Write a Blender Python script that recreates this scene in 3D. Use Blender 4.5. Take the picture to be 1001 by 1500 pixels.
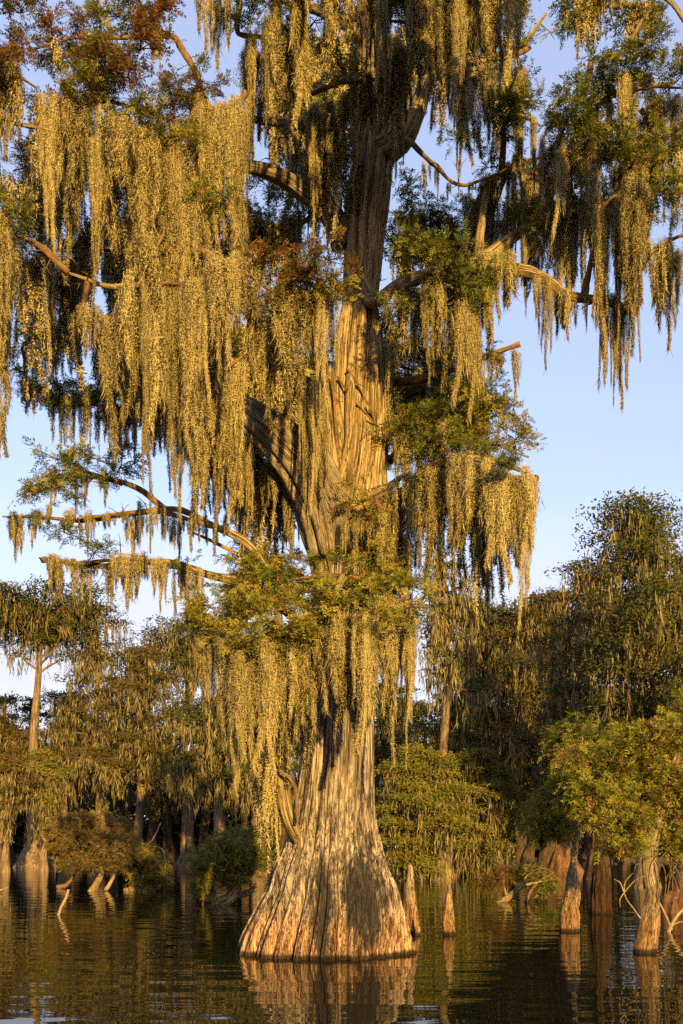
import bpy, math, random
import numpy as np
from mathutils import Vector

S = bpy.context.scene
COL = S.collection
for o in list(bpy.data.objects):
    bpy.data.objects.remove(o)

# ------------------------------------------------------------------ camera
F, CX, HY, CH = 1458.0, 500.5, 1238.0, 1.9        # focal length in photo pixels, centre column, horizon row, eye height
cam = bpy.data.cameras.new('camera')
cam.sensor_fit = 'VERTICAL'; cam.sensor_height = 36.0; cam.lens = 35.0
cam.shift_y = (HY - 750) / 1500.0
cam.clip_start = 0.1; cam.clip_end = 3000
cob = bpy.data.objects.new('camera', cam); COL.objects.link(cob)
cob.location = (0, 0, CH); cob.rotation_euler = (math.radians(90), 0, 0)
S.camera = cob

# ------------------------------------------------------------------ world, sun, exposure
SUN_EL, SUN_AZ = math.radians(10.0), math.radians(14.0)   # low evening sun behind the camera, a little to its right
to_sun = Vector((math.sin(SUN_AZ) * math.cos(SUN_EL), -math.cos(SUN_AZ) * math.cos(SUN_EL), math.sin(SUN_EL)))
W = bpy.data.worlds.new('World'); S.world = W; W.use_nodes = True
nt = W.node_tree; N = nt.nodes; Lk = nt.links
N.clear()
wo = N.new('ShaderNodeOutputWorld'); bg = N.new('ShaderNodeBackground'); sky = N.new('ShaderNodeTexSky')
sky.sky_type = 'NISHITA'; sky.sun_disc = False
sky.sun_elevation = SUN_EL; sky.sun_rotation = math.pi - SUN_AZ
sky.air_density = 1.0; sky.dust_density = 0.8; sky.ozone_density = 3.0
bg.inputs['Strength'].default_value = 0.14
tc = N.new('ShaderNodeTexCoord'); sep = N.new('ShaderNodeSeparateXYZ')
Lk.new(tc.outputs['Generated'], sep.inputs[0])
mp = N.new('ShaderNodeMapping'); mp.inputs['Scale'].default_value = (1.6, 1.6, 9.0)
mp.inputs['Location'].default_value = (0.35, 0.1, 0.2)
Lk.new(tc.outputs['Generated'], mp.inputs[0])
cn = N.new('ShaderNodeTexNoise'); cn.inputs['Scale'].default_value = 1.7; cn.inputs['Detail'].default_value = 6
cn.inputs['Roughness'].default_value = 0.55
Lk.new(mp.outputs[0], cn.inputs[0])
cr = N.new('ShaderNodeValToRGB'); cr.color_ramp.elements[0].position = 0.24; cr.color_ramp.elements[1].position = 0.46
Lk.new(cn.outputs[0], cr.inputs[0])
hz = N.new('ShaderNodeMapRange'); hz.inputs[1].default_value = 0.22; hz.inputs[2].default_value = 0.33
hz.inputs[3].default_value = 1.0; hz.inputs[4].default_value = 0.0
Lk.new(sep.outputs[2], hz.inputs[0])
mul = N.new('ShaderNodeMath'); mul.operation = 'MULTIPLY'
Lk.new(cr.outputs[0], mul.inputs[0]); Lk.new(hz.outputs[0], mul.inputs[1])
mul2 = N.new('ShaderNodeMath'); mul2.operation = 'MULTIPLY'; mul2.inputs[1].default_value = 0.92
Lk.new(mul.outputs[0], mul2.inputs[0])
tn = N.new('ShaderNodeMix'); tn.data_type = 'RGBA'; tn.blend_type = 'MULTIPLY'; tn.inputs[0].default_value = 1.0
tn.inputs['B'].default_value = (1.6, 1.2, 1.1, 1)
Lk.new(sky.outputs[0], tn.inputs['A'])
mx = N.new('ShaderNodeMix'); mx.data_type = 'RGBA'
hb = N.new('ShaderNodeMix'); hb.data_type = 'RGBA'; hb.inputs[0].default_value = 0.42; hb.inputs['B'].default_value = (2.35, 2.5, 3.4, 1)
Lk.new(tn.outputs['Result'], hb.inputs['A'])
Lk.new(mul2.outputs[0], mx.inputs[0]); Lk.new(hb.outputs['Result'], mx.inputs['A'])
cc = N.new('ShaderNodeValToRGB'); cc.color_ramp.elements[0].color = (2.8, 2.8, 3.2, 1); cc.color_ramp.elements[1].color = (1.9, 1.85, 2.3, 1)
cc.color_ramp.elements[0].position = 0.55; cc.color_ramp.elements[1].position = 0.75; Lk.new(cn.outputs[0], cc.inputs[0]); Lk.new(cc.outputs[0], mx.inputs['B'])
Lk.new(mx.outputs['Result'], bg.inputs[0]); Lk.new(bg.outputs[0], wo.inputs[0])

sun = bpy.data.lights.new('sun', 'SUN'); sun.energy = 5.0; sun.angle = math.radians(0.5); sun.color = (1.0, 0.66, 0.20)
so = bpy.data.objects.new('sun', sun); COL.objects.link(so); so.location = to_sun * 60
so.rotation_euler = to_sun.to_track_quat('Z', 'Y').to_euler()

S.view_settings.view_transform = 'Standard'; S.view_settings.look = 'None'
S.view_settings.exposure = 1.2; S.view_settings.gamma = 1.0; S.view_settings.use_curve_mapping = False
S.cycles.max_bounces = 6; S.cycles.diffuse_bounces = 2; S.cycles.glossy_bounces = 3; S.cycles.transmission_bounces = 4
S.cycles.sample_clamp_indirect = 4.0; S.cycles.caustics_reflective = False; S.cycles.caustics_refractive = False
S.cycles.use_denoising = False

def P(px, py, Y):
    "world point at distance Y that stands at pixel (px, py) of the photograph"
    return np.array(((px - CX) / F * Y, Y, CH - (py - HY) / F * Y))
def wy(py): return F * CH / (py - HY)          # distance of a point of the water at row py

# ------------------------------------------------------------------ materials
def nmat(name):
    m = bpy.data.materials.new(name); m.use_nodes = True
    return m, m.node_tree.nodes, m.node_tree.links
def ramp(n, pts):
    r = n.new('ShaderNodeValToRGB'); e = r.color_ramp.elements
    while len(e) > 2: e.remove(e[-1])
    e[0].position, e[0].color = pts[0][0], (*pts[0][1], 1)
    e[1].position, e[1].color = pts[-1][0], (*pts[-1][1], 1)
    for p, c in pts[1:-1]:
        x = e.new(p); x.color = (*c, 1)
    return r
def foliage_mat(name, cols, trans=0.3, twig=(0.10, 0.06, 0.035), osc=0.25, fluff=0.0):
    m, n, l = nmat(name)
    b = n['Principled BSDF']; out = n['Material Output']
    at = n.new('ShaderNodeAttribute'); at.attribute_name = 'tint'
    oi = n.new('ShaderNodeObjectInfo')
    a = n.new('ShaderNodeMath'); a.operation = 'MULTIPLY_ADD'; a.inputs[1].default_value = osc; a.inputs[2].default_value = -osc / 2
    l.new(oi.outputs['Random'], a.inputs[0])
    s = n.new('ShaderNodeMath'); s.operation = 'ADD'
    l.new(a.outputs[0], s.inputs[0]); l.new(at.outputs['Fac'], s.inputs[1])
    r = ramp(n, cols); l.new(s.outputs[0], r.inputs[0])
    lt = n.new('ShaderNodeMath'); lt.operation = 'LESS_THAN'; lt.inputs[1].default_value = -0.5
    l.new(at.outputs['Fac'], lt.inputs[0])
    mix = n.new('ShaderNodeMix'); mix.data_type = 'RGBA'
    l.new(lt.outputs[0], mix.inputs[0]); l.new(r.outputs[0], mix.inputs['A']); mix.inputs['B'].default_value = (*twig, 1)
    l.new(mix.outputs['Result'], b.inputs['Base Color'])
    b.inputs['Roughness'].default_value = 0.75; b.inputs['Specular IOR Level'].default_value = 0.15
    t = n.new('ShaderNodeBsdfTranslucent'); l.new(mix.outputs['Result'], t.inputs[0])
    ms = n.new('ShaderNodeMixShader'); ms.inputs[0].default_value = trans
    if fluff:      # soft matted tufts shade by the side of the tuft they face
        ak = n.new('ShaderNodeAttribute'); ak.attribute_name = 'bk'
        vt = n.new('ShaderNodeVectorTransform'); vt.vector_type = 'NORMAL'; vt.convert_from = 'OBJECT'; vt.convert_to = 'WORLD'; l.new(ak.outputs['Vector'], vt.inputs[0])
        v1 = n.new('ShaderNodeVectorMath'); v1.operation = 'NORMALIZE'; l.new(vt.outputs[0], v1.inputs[0])
        ge = n.new('ShaderNodeNewGeometry'); v2 = n.new('ShaderNodeMix'); v2.data_type = 'VECTOR'; v2.inputs[0].default_value = fluff
        l.new(ge.outputs['Normal'], v2.inputs['A']); l.new(v1.outputs[0], v2.inputs['B'])
        v3 = n.new('ShaderNodeVectorMath'); v3.operation = 'NORMALIZE'; l.new(v2.outputs[1], v3.inputs[0])
        l.new(v3.outputs[0], b.inputs['Normal']); l.new(v3.outputs[0], t.inputs['Normal'])
    l.new(b.outputs[0], ms.inputs[1]); l.new(t.outputs[0], ms.inputs[2]); l.new(ms.outputs[0], out.inputs[0])
    return m
def bark_mat(name, cols, fx=26, fz=1.6, bump=0.5, base=False, moss=0.0):
    m, n, l = nmat(name)
    b = n['Principled BSDF']
    at = n.new('ShaderNodeAttribute'); at.attribute_name = 'bk'
    mp = n.new('ShaderNodeMapping'); mp.inputs['Scale'].default_value = (fx, fx, fz); l.new(at.outputs['Vector'], mp.inputs[0])
    no = n.new('ShaderNodeTexNoise'); no.inputs['Scale'].default_value = 1.0; no.inputs['Detail'].default_value = 7; no.inputs['Roughness'].default_value = 0.65
    l.new(mp.outputs[0], no.inputs[0])
    r = ramp(n, cols); l.new(no.outputs[0], r.inputs[0])
    n2 = n.new('ShaderNodeTexNoise'); n2.inputs['Scale'].default_value = 1.3; n2.inputs['Detail'].default_value = 5
    l.new(at.outputs['Vector'], n2.inputs[0])
    r2 = ramp(n, [(0.3, (0.62, 0.6, 0.6)), (0.7, (1.15, 1.12, 1.08))]); l.new(n2.outputs[0], r2.inputs[0])
    mu = n.new('ShaderNodeMix'); mu.data_type = 'RGBA'; mu.blend_type = 'MULTIPLY'; mu.inputs[0].default_value = 1
    l.new(r.outputs[0], mu.inputs['A']); l.new(r2.outputs[0], mu.inputs['B'])
    m9 = n.new('ShaderNodeMapping'); m9.inputs['Scale'].default_value = (fx * 0.45, fx * 0.45, max(fz * 0.55, 0.18)); l.new(at.outputs['Vector'], m9.inputs[0])
    n9 = n.new('ShaderNodeTexNoise'); n9.inputs['Scale'].default_value = 1.0; n9.inputs['Detail'].default_value = 4; n9.inputs['Roughness'].default_value = 0.7; l.new(m9.outputs[0], n9.inputs[0])
    a9 = n.new('ShaderNodeMath'); a9.operation = 'SUBTRACT'; a9.inputs[1].default_value = 0.5; l.new(n9.outputs[0], a9.inputs[0])
    b9 = n.new('ShaderNodeMath'); b9.operation = 'ABSOLUTE'; l.new(a9.outputs[0], b9.inputs[0])
    c9 = n.new('ShaderNodeMapRange'); c9.inputs[1].default_value = 0.0; c9.inputs[2].default_value = 0.028; c9.inputs[3].default_value = 0.0; c9.inputs[4].default_value = 1.0; l.new(b9.outputs[0], c9.inputs[0])
    e9 = ramp(n, [(0.0, (0.22, 0.19, 0.16)), (0.7, (1, 1, 1)), (1.0, (1, 1, 1))]); l.new(c9.outputs[0], e9.inputs[0])
    mz = n.new('ShaderNodeMix'); mz.data_type = 'RGBA'; mz.blend_type = 'MULTIPLY'; mz.inputs[0].default_value = 1
    l.new(mu.outputs['Result'], mz.inputs['A']); l.new(e9.outputs[0], mz.inputs['B'])
    col = mz.outputs['Result']
    if base:
        # water stained foot, grey weathered body, lichen, one charred patch
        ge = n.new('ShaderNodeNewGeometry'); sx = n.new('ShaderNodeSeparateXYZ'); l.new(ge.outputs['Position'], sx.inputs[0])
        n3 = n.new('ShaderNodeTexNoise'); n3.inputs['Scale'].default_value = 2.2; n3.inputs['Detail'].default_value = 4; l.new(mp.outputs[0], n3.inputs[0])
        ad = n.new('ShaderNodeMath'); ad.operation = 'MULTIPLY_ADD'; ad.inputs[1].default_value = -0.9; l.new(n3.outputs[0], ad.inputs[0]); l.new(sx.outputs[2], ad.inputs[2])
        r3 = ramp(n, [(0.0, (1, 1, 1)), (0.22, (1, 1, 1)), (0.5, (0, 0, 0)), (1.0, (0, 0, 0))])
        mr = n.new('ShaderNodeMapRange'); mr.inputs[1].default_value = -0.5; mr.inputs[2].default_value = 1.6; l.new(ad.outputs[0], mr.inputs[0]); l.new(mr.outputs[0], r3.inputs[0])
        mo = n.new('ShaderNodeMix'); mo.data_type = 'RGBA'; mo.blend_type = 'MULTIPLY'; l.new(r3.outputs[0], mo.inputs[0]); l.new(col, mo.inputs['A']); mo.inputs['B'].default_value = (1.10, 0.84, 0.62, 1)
        # charred streaks
        m7 = n.new('ShaderNodeMapping'); m7.inputs['Scale'].default_value = (13, 13, 0.45); l.new(at.outputs['Vector'], m7.inputs[0])
        n7 = n.new('ShaderNodeTexNoise'); n7.inputs['Scale'].default_value = 1.0; n7.inputs['Detail'].default_value = 5; n7.inputs['Roughness'].default_value = 0.65; l.new(m7.outputs[0], n7.inputs[0])
        m6 = n.new('ShaderNodeMapping'); m6.inputs['Scale'].default_value = (7, 7, 0.14); l.new(at.outputs['Vector'], m6.inputs[0])
        n6 = n.new('ShaderNodeTexNoise'); n6.inputs['Scale'].default_value = 1.0; n6.inputs['Detail'].default_value = 5; n6.inputs['Roughness'].default_value = 0.6; l.new(m6.outputs[0], n6.inputs[0])
        r6 = ramp(n, [(0.36, (0.20, 0.18, 0.17)), (0.47, (0.72, 0.70, 0.70)), (0.58, (1.05, 1.03, 1.0)), (0.75, (1.1, 1.1, 1.1))]); l.new(n6.outputs[0], r6.inputs[0])
        m8 = n.new('ShaderNodeMix'); m8.data_type = 'RGBA'; m8.blend_type = 'MULTIPLY'; m8.inputs[0].default_value = 1.0 if name == 'trunk_bark' else 0.6
        l.new(mo.outputs['Result'], m8.inputs['A']); l.new(r6.outputs[0], m8.inputs['B']); mo = m8
        outs = []
        for cpt, scl in ((CHAR, (2.3, 0.3, 0.85)), (CHAR2, (4.5, 0.3, 0.8))):
            sb = n.new('ShaderNodeVectorMath'); sb.operation = 'SUBTRACT'; l.new(ge.outputs['Position'], sb.inputs[0]); sb.inputs[1].default_value = tuple(cpt)
            sc = n.new('ShaderNodeVectorMath'); sc.operation = 'MULTIPLY'; l.new(sb.outputs[0], sc.inputs[0]); sc.inputs[1].default_value = scl
            ln = n.new('ShaderNodeVectorMath'); ln.operation = 'LENGTH'; l.new(sc.outputs[0], ln.inputs[0])
            a2 = n.new('ShaderNodeMath'); a2.operation = 'MULTIPLY_ADD'; a2.inputs[1].default_value = 2.4; l.new(n7.outputs[0], a2.inputs[0]); l.new(ln.outputs['Value'], a2.inputs[2])
            m2 = n.new('ShaderNodeMapRange'); m2.inputs[1].default_value = 1.8; m2.inputs[2].default_value = 2.2; m2.inputs[3].default_value = 0.93; m2.inputs[4].default_value = 0
            l.new(a2.outputs[0], m2.inputs[0]); outs.append(m2)
        m2 = n.new('ShaderNodeMath'); m2.operation = 'MAXIMUM'; l.new(outs[0].outputs[0], m2.inputs[0]); l.new(outs[1].outputs[0], m2.inputs[1])
        mc = n.new('ShaderNodeMix'); mc.data_type = 'RGBA'; l.new(m2.outputs[0], mc.inputs[0]); l.new(mo.outputs['Result'], mc.inputs['A']); mc.inputs['B'].default_value = (0.035, 0.03, 0.028, 1)
        # wet line
        m4 = n.new('ShaderNodeMapRange'); m4.inputs[1].default_value = 0.045; m4.inputs[2].default_value = 0.10; m4.inputs[3].default_value = 0.9; m4.inputs[4].default_value = 0
        l.new(sx.outputs[2], m4.inputs[0])
        mw = n.new('ShaderNodeMix'); mw.data_type = 'RGBA'; l.new(m4.outputs[0], mw.inputs[0]); l.new(mc.outputs['Result'], mw.inputs['A']); mw.inputs['B'].default_value = (0.02, 0.014, 0.008, 1)
        col = mw.outputs['Result']
    if moss:
        n5 = n.new('ShaderNodeTexNoise'); n5.inputs['Scale'].default_value = 5; n5.inputs['Detail'].default_value = 6; l.new(at.outputs['Vector'], n5.inputs[0])
        m5 = n.new('ShaderNodeMapRange'); m5.inputs[1].default_value = 0.52; m5.inputs[2].default_value = 0.62; m5.inputs[4].default_value = moss; l.new(n5.outputs[0], m5.inputs[0])
        mm = n.new('ShaderNodeMix'); mm.data_type = 'RGBA'; l.new(m5.outputs[0], mm.inputs[0]); l.new(col, mm.inputs['A']); mm.inputs['B'].default_value = (0.22, 0.24, 0.15, 1)
        col = mm.outputs['Result']
    l.new(col, b.inputs['Base Color'])
    b.inputs['Roughness'].default_value = 0.9; b.inputs['Specular IOR Level'].default_value = 0.1
    bu = n.new('ShaderNodeBump'); bu.inputs['Strength'].default_value = bump; bu.inputs['Distance'].default_value = 0.06
    h9 = n.new('ShaderNodeMath'); h9.operation = 'MULTIPLY_ADD'; h9.inputs[1].default_value = 0.5; l.new(c9.outputs[0], h9.inputs[0]); l.new(no.outputs[0], h9.inputs[2])
    l.new(h9.outputs[0], bu.inputs['Height']); l.new(bu.outputs[0], b.inputs['Normal'])
    return m

CHAR = P(532, 1312, 17.0); CHAR2 = P(474, 1345, 16.5)
M = {}
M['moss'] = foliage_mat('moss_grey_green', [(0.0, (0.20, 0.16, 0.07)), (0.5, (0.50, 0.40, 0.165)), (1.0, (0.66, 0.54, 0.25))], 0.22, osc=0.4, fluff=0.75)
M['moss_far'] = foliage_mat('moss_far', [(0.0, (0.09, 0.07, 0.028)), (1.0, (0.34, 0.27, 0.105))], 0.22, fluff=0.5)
M['green'] = foliage_mat('leaf_green', [(0.0, (0.06, 0.09, 0.012)), (0.5, (0.13, 0.16, 0.02)), (0.8, (0.26, 0.23, 0.03)), (1.0, (0.30, 0.13, 0.03))], 0.35)
M['rust'] = foliage_mat('leaf_rust', [(0.0, (0.08, 0.09, 0.015)), (0.5, (0.15, 0.11, 0.02)), (0.85, (0.18, 0.085, 0.022)), (1.0, (0.21, 0.065, 0.02))], 0.35)
M['brown'] = foliage_mat('leaf_brown', [(0.0, (0.08, 0.085, 0.015)), (0.6, (0.19, 0.13, 0.03)), (1.0, (0.28, 0.15, 0.04))], 0.3)
M['olive'] = foliage_mat('leaf_olive', [(0.0, (0.11, 0.13, 0.015)), (0.6, (0.26, 0.25, 0.03)), (1.0, (0.38, 0.24, 0.04))], 0.35)
M['bright'] = foliage_mat('leaf_bright', [(0.0, (0.11, 0.14, 0.015)), (0.6, (0.25, 0.25, 0.026)), (0.85, (0.34, 0.24, 0.04)), (1.0, (0.30, 0.14, 0.035))], 0.4)
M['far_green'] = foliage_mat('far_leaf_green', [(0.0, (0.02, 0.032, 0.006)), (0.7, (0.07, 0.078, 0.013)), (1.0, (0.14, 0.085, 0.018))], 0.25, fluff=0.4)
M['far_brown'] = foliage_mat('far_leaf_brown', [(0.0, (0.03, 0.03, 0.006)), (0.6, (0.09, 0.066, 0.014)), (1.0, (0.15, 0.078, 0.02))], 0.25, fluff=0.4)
M['far_dark'] = foliage_mat('far_leaf_shaded', [(0.0, (0.018, 0.024, 0.006)), (0.7, (0.05, 0.05, 0.012)), (1.0, (0.10, 0.07, 0.02))], 0.2, fluff=0.4)  # understorey shade put into a darker leaf colour
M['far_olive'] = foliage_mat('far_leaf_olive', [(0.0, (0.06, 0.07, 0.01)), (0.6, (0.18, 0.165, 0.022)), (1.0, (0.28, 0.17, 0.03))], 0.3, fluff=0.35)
M['trunk'] = bark_mat('trunk_bark', [(0.32, (0.07, 0.05, 0.035)), (0.41, (0.26, 0.20, 0.14)), (0.52, (0.47, 0.39, 0.28)), (0.70, (0.60, 0.53, 0.42))], 30, 0.17, 1.0, base=True)
M['bark'] = bark_mat('limb_bark', [(0.30, (0.07, 0.04, 0.018)), (0.43, (0.28, 0.19, 0.085)), (0.6, (0.48, 0.37, 0.17)), (0.8, (0.60, 0.49, 0.26))], 34, 0.6, 1.0)
M['limb'] = bark_mat('grey_limb_bark', [(0.28, (0.08, 0.06, 0.035)), (0.48, (0.30, 0.23, 0.14)), (0.75, (0.46, 0.38, 0.25))], 30, 1.5, 0.9, moss=0.35)
M['twig'] = bark_mat('branch_bark', [(0.3, (0.09, 0.055, 0.03)), (0.7, (0.30, 0.19, 0.09))], 30, 6, 0.4)
M['far_shade'] = bark_mat('far_shaded_bark', [(0.3, (0.03, 0.02, 0.012)), (0.7, (0.14, 0.095, 0.055))], 9, 0.8, 0.5)  # far bark darkened so its colour carries the shade of the wood
M['shade'] = bark_mat('shade_dark_bark', [(0.3, (0.02, 0.014, 0.01)), (0.6, (0.09, 0.058, 0.035)), (0.8, (0.18, 0.115, 0.065))], 26, 2, 0.8, base=True)  # bark of a foot in shade, the shade put into its colour
M['dead'] = bark_mat('bare_wood', [(0.3, (0.20, 0.13, 0.06)), (0.7, (0.50, 0.38, 0.21))], 30, 4, 0.5)
M['knee'] = bark_mat('knee_bark', [(0.3, (0.09, 0.065, 0.04)), (0.48, (0.38, 0.29, 0.175)), (0.75, (0.56, 0.46, 0.30))], 40, 4, 1.0, base=True)
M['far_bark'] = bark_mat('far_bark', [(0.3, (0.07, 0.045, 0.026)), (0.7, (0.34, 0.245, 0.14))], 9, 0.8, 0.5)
M['far_red'] = bark_mat('far_red_bark', [(0.3, (0.06, 0.028, 0.014)), (0.7, (0.30, 0.165, 0.08))], 9, 0.8, 0.5)

# ------------------------------------------------------------------ geometry helpers
class Geo:
    def __init__(s): s.v = []; s.t = []; s.a = []; s.k = []; s.n = 0
    def add(s, v, t, tint=0.0, bk=None):
        v = np.asarray(v, dtype=np.float32).reshape(-1, 3); t = np.asarray(t, dtype=np.int32).reshape(-1, 3)
        s.v.append(v); s.t.append(t + s.n)
        s.a.append(np.broadcast_to(np.asarray(tint, dtype=np.float32), (len(v),)).copy())
        s.k.append(np.asarray(bk, dtype=np.float32) if bk is not None else v)
        s.n += len(v)
    def arrays(s):
        return np.concatenate(s.v), np.concatenate(s.t), np.concatenate(s.a), np.concatenate(s.k)
    def addgeo(s, arr, mtx=None, off=(0, 0, 0), tint=0.0):
        v, t, a, k = arr
        if mtx is not None: v = v @ np.asarray(mtx).T
        s.add(v + np.asarray(off), t, a + np.where(a > -0.5, tint, 0), k if mtx is None else k @ np.asarray(mtx).T)
    def mesh(s, name, mat, smooth=False):
        v, t, a, k = s.arrays()
        me = bpy.data.meshes.new(name)
        me.vertices.add(len(v)); me.vertices.foreach_set('co', v.ravel())
        me.loops.add(len(t) * 3); me.loops.foreach_set('vertex_index', t.ravel())
        me.polygons.add(len(t)); me.polygons.foreach_set('loop_start', np.arange(0, len(t) * 3, 3, dtype=np.int32))
        me.polygons.foreach_set('loop_total', np.full(len(t), 3, dtype=np.int32))
        if smooth: me.polygons.foreach_set('use_smooth', np.ones(len(t), dtype=bool))
        at = me.attributes.new('tint', 'FLOAT', 'POINT'); at.data.foreach_set('value', a)
        bt = me.attributes.new('bk', 'FLOAT_VECTOR', 'POINT'); bt.data.foreach_set('vector', k.ravel())
        me.update(calc_edges=True); me.materials.append(mat)
        return me
    def build(s, name, mat, parent=None, smooth=False, kind=None):
        return link(name, s.mesh(name, mat, smooth), parent, kind)

def link(name, me, parent=None, kind=None, loc=None):
    o = bpy.data.objects.new(name, me); COL.objects.link(o)
    if parent is not None:
        o.parent = parent
        if loc is None: o.location = -Vector(parent.location)   # geometry written in world space
    if loc is not None: o.location = loc
    if kind: o['kind'] = kind
    return o
def empty(name, loc, label, cat, group=None):
    o = bpy.data.objects.new(name, None); COL.objects.link(o); o.location = Vector(loc); o.empty_display_size = 0.2
    return tag(o, label, cat, group)
def tag(o, label, cat, group=None):
    o['label'] = label; o['category'] = cat
    if group: o['group'] = group
    return o

def smooth_path(pts, rad, step):
    pts = np.asarray(pts, float); rad = np.asarray(rad, float)
    if len(pts) == 2:
        pts = np.array([pts[0], (pts[0] + pts[1]) / 2, pts[1]]); rad = np.array([rad[0], (rad[0] + rad[1]) / 2, rad[1]])
    e = np.vstack([2 * pts[0] - pts[1], pts, 2 * pts[-1] - pts[-2]])
    op, orr = [], []
    for i in range(len(pts) - 1):
        p0, p1, p2, p3 = e[i], e[i + 1], e[i + 2], e[i + 3]
        n = max(1, int(np.linalg.norm(p2 - p1) / step))
        for t in np.arange(n) / n:
            op.append(0.5 * (2 * p1 + (p2 - p0) * t + (2 * p0 - 5 * p1 + 4 * p2 - p3) * t * t + (3 * p1 - p0 - 3 * p2 + p3) * t ** 3))
            orr.append(rad[i] * (1 - t) + rad[i + 1] * t)
    op.append(pts[-1]); orr.append(rad[-1])
    return np.array(op), np.array(orr)

def lobes(rng, n, sharp=0.5, var=0.45):
    w = rng.uniform(0.6, 1.5, n); c = np.concatenate([[0], np.cumsum(w)]) / w.sum() * 2 * math.pi
    h = rng.uniform(0.3, 1.0, n); s = rng.uniform(0.0, 0.8)
    def f(th):
        th = (th + s) % (2 * math.pi)
        i = np.clip(np.searchsorted(c, th, side='right') - 1, 0, n - 1)
        u = (th - c[i]) / (c[i + 1] - c[i])
        return (np.sin(np.pi * u) ** sharp) * (1 - var + var * h[i]) - 0.9
    return f

def tube(g, pts, rad, nseg=10, step=0.12, rng=None, rough=0.06, flute=None, famp=None, wob=0.0, tint=0.0, cap=True, raw=False, twist=1.0):
    "closed tube along a path; flute(theta) and famp(t, z) give lengthwise ribs"
    if not raw: p, r = smooth_path(pts, rad, step)
    else: p, r = np.asarray(pts, float), np.asarray(rad, float)
    n = len(p)
    if rng is not None and wob:
        s = np.linspace(0, 1, n)[:, None]; L = np.linalg.norm(p[-1] - p[0])
        for f in (2, 5, 9):
            p = p + np.sin(s * math.pi) * np.sin(s * f * math.pi * 1.3 + rng.uniform(0, 6, (1, 3))) * wob * L / f * rng.uniform(0.4, 1, (1, 3))
    d = np.gradient(p, axis=0); d /= np.linalg.norm(d, axis=1)[:, None] + 1e-9
    nx = np.zeros((n, 3)); ny = np.zeros((n, 3))
    up = np.array([1.0, 0, 0]) if abs(d[0][0]) < 0.85 else np.array([0, 0, 1.0])
    a = up - d[0] * (up @ d[0]); a /= np.linalg.norm(a)
    for i in range(n):
        a = a - d[i] * (a @ d[i]); a /= np.linalg.norm(a) + 1e-9
        nx[i] = a; ny[i] = np.cross(d[i], a)
    th = np.linspace(0, 2 * math.pi, nseg, endpoint=False)
    arc = np.concatenate([[0], np.cumsum(np.linalg.norm(np.diff(p, axis=0), axis=1))])
    R = np.repeat(r[:, None], nseg, 1)
    if rough and rng is not None:
        ph = rng.uniform(0, 6, 8)
        q = np.zeros_like(R)
        for k in range(4):
            q += np.sin(th[None, :] * (k + 2) + arc[:, None] * (0.8 + k * 0.9) / max(r.mean() * 6, 0.15) + ph[k]) * np.sin(arc[:, None] * (k + 1.3) / max(r.mean() * 5, 0.15) + ph[k + 4])
        R = R * (1 + rough * q)
    if flute is not None:
        t = arc / arc[-1]
        A = np.array([famp(x, z) for x, z in zip(t, p[:, 2])])[:, None]
        dr = twist * 0.06 * np.sin(arc[:, None] * 0.9 + th[None, :] * 3) + twist * 0.03 * np.sin(arc[:, None] * 2.3 + th[None, :] * 7)
        fl = flute((th[None, :] + dr).ravel() % (2 * math.pi)).reshape(n, nseg)
        R = R * (1 + A * fl)
    c, s_ = np.cos(th), np.sin(th)
    V = p[:, None, :] + R[:, :, None] * (c[None, :, None] * nx[:, None, :] + s_[None, :, None] * ny[:, None, :])
    K = np.stack([R * c[None], R * s_[None], np.repeat(arc[:, None], nseg, 1)], 2)
    idx = np.arange(n * nseg).reshape(n, nseg); nxt = np.roll(idx, -1, 1)
    a_, b_, c_, d_ = idx[:-1], nxt[:-1], nxt[1:], idx[1:]
    T = np.concatenate([np.stack([a_, b_, c_], 2).reshape(-1, 3), np.stack([a_, c_, d_], 2).reshape(-1, 3)])
    V = V.reshape(-1, 3); K = K.reshape(-1, 3)
    if cap:
        V = np.vstack([V, p[0], p[-1]]); K = np.vstack([K, [[0, 0, 0]], [[0, 0, arc[-1]]]])
        i0, i1 = n * nseg, n * nseg + 1
        T = np.vstack([T, np.stack([nxt[0], idx[0], np.full(nseg, i0)], 1), np.stack([idx[-1], nxt[-1], np.full(nseg, i1)], 1)])
    g.add(V, T, tint, K)
    return p, r

def unit(v): return v / (np.linalg.norm(v, axis=-1, keepdims=True) + 1e-9)

def slivers(g, p0, d, L, w, rng, bend=0.9, tint=0.5, nrm=None):
    "bent diamond slivers, two triangles each"
    n = len(p0)
    p1 = p0 + d * L[:, None]
    d2 = unit(d + rng.normal(0, bend, (n, 3)))
    p2 = p1 + d2 * L[:, None]
    sd = unit(np.cross(d, rng.normal(0, 1, (n, 3)))) * w[:, None] * 0.5
    V = np.stack([p0, p1 + sd, p1 - sd, p2], 1).reshape(-1, 3)
    b = np.arange(n)[:, None] * 4
    T = np.concatenate([b + np.array([[0, 1, 2]]), b + np.array([[2, 1, 3]])])
    g.add(V, T, np.repeat(tint, 4) if np.ndim(tint) else tint, np.repeat(nrm, 4, 0) if nrm is not None else None)

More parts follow.
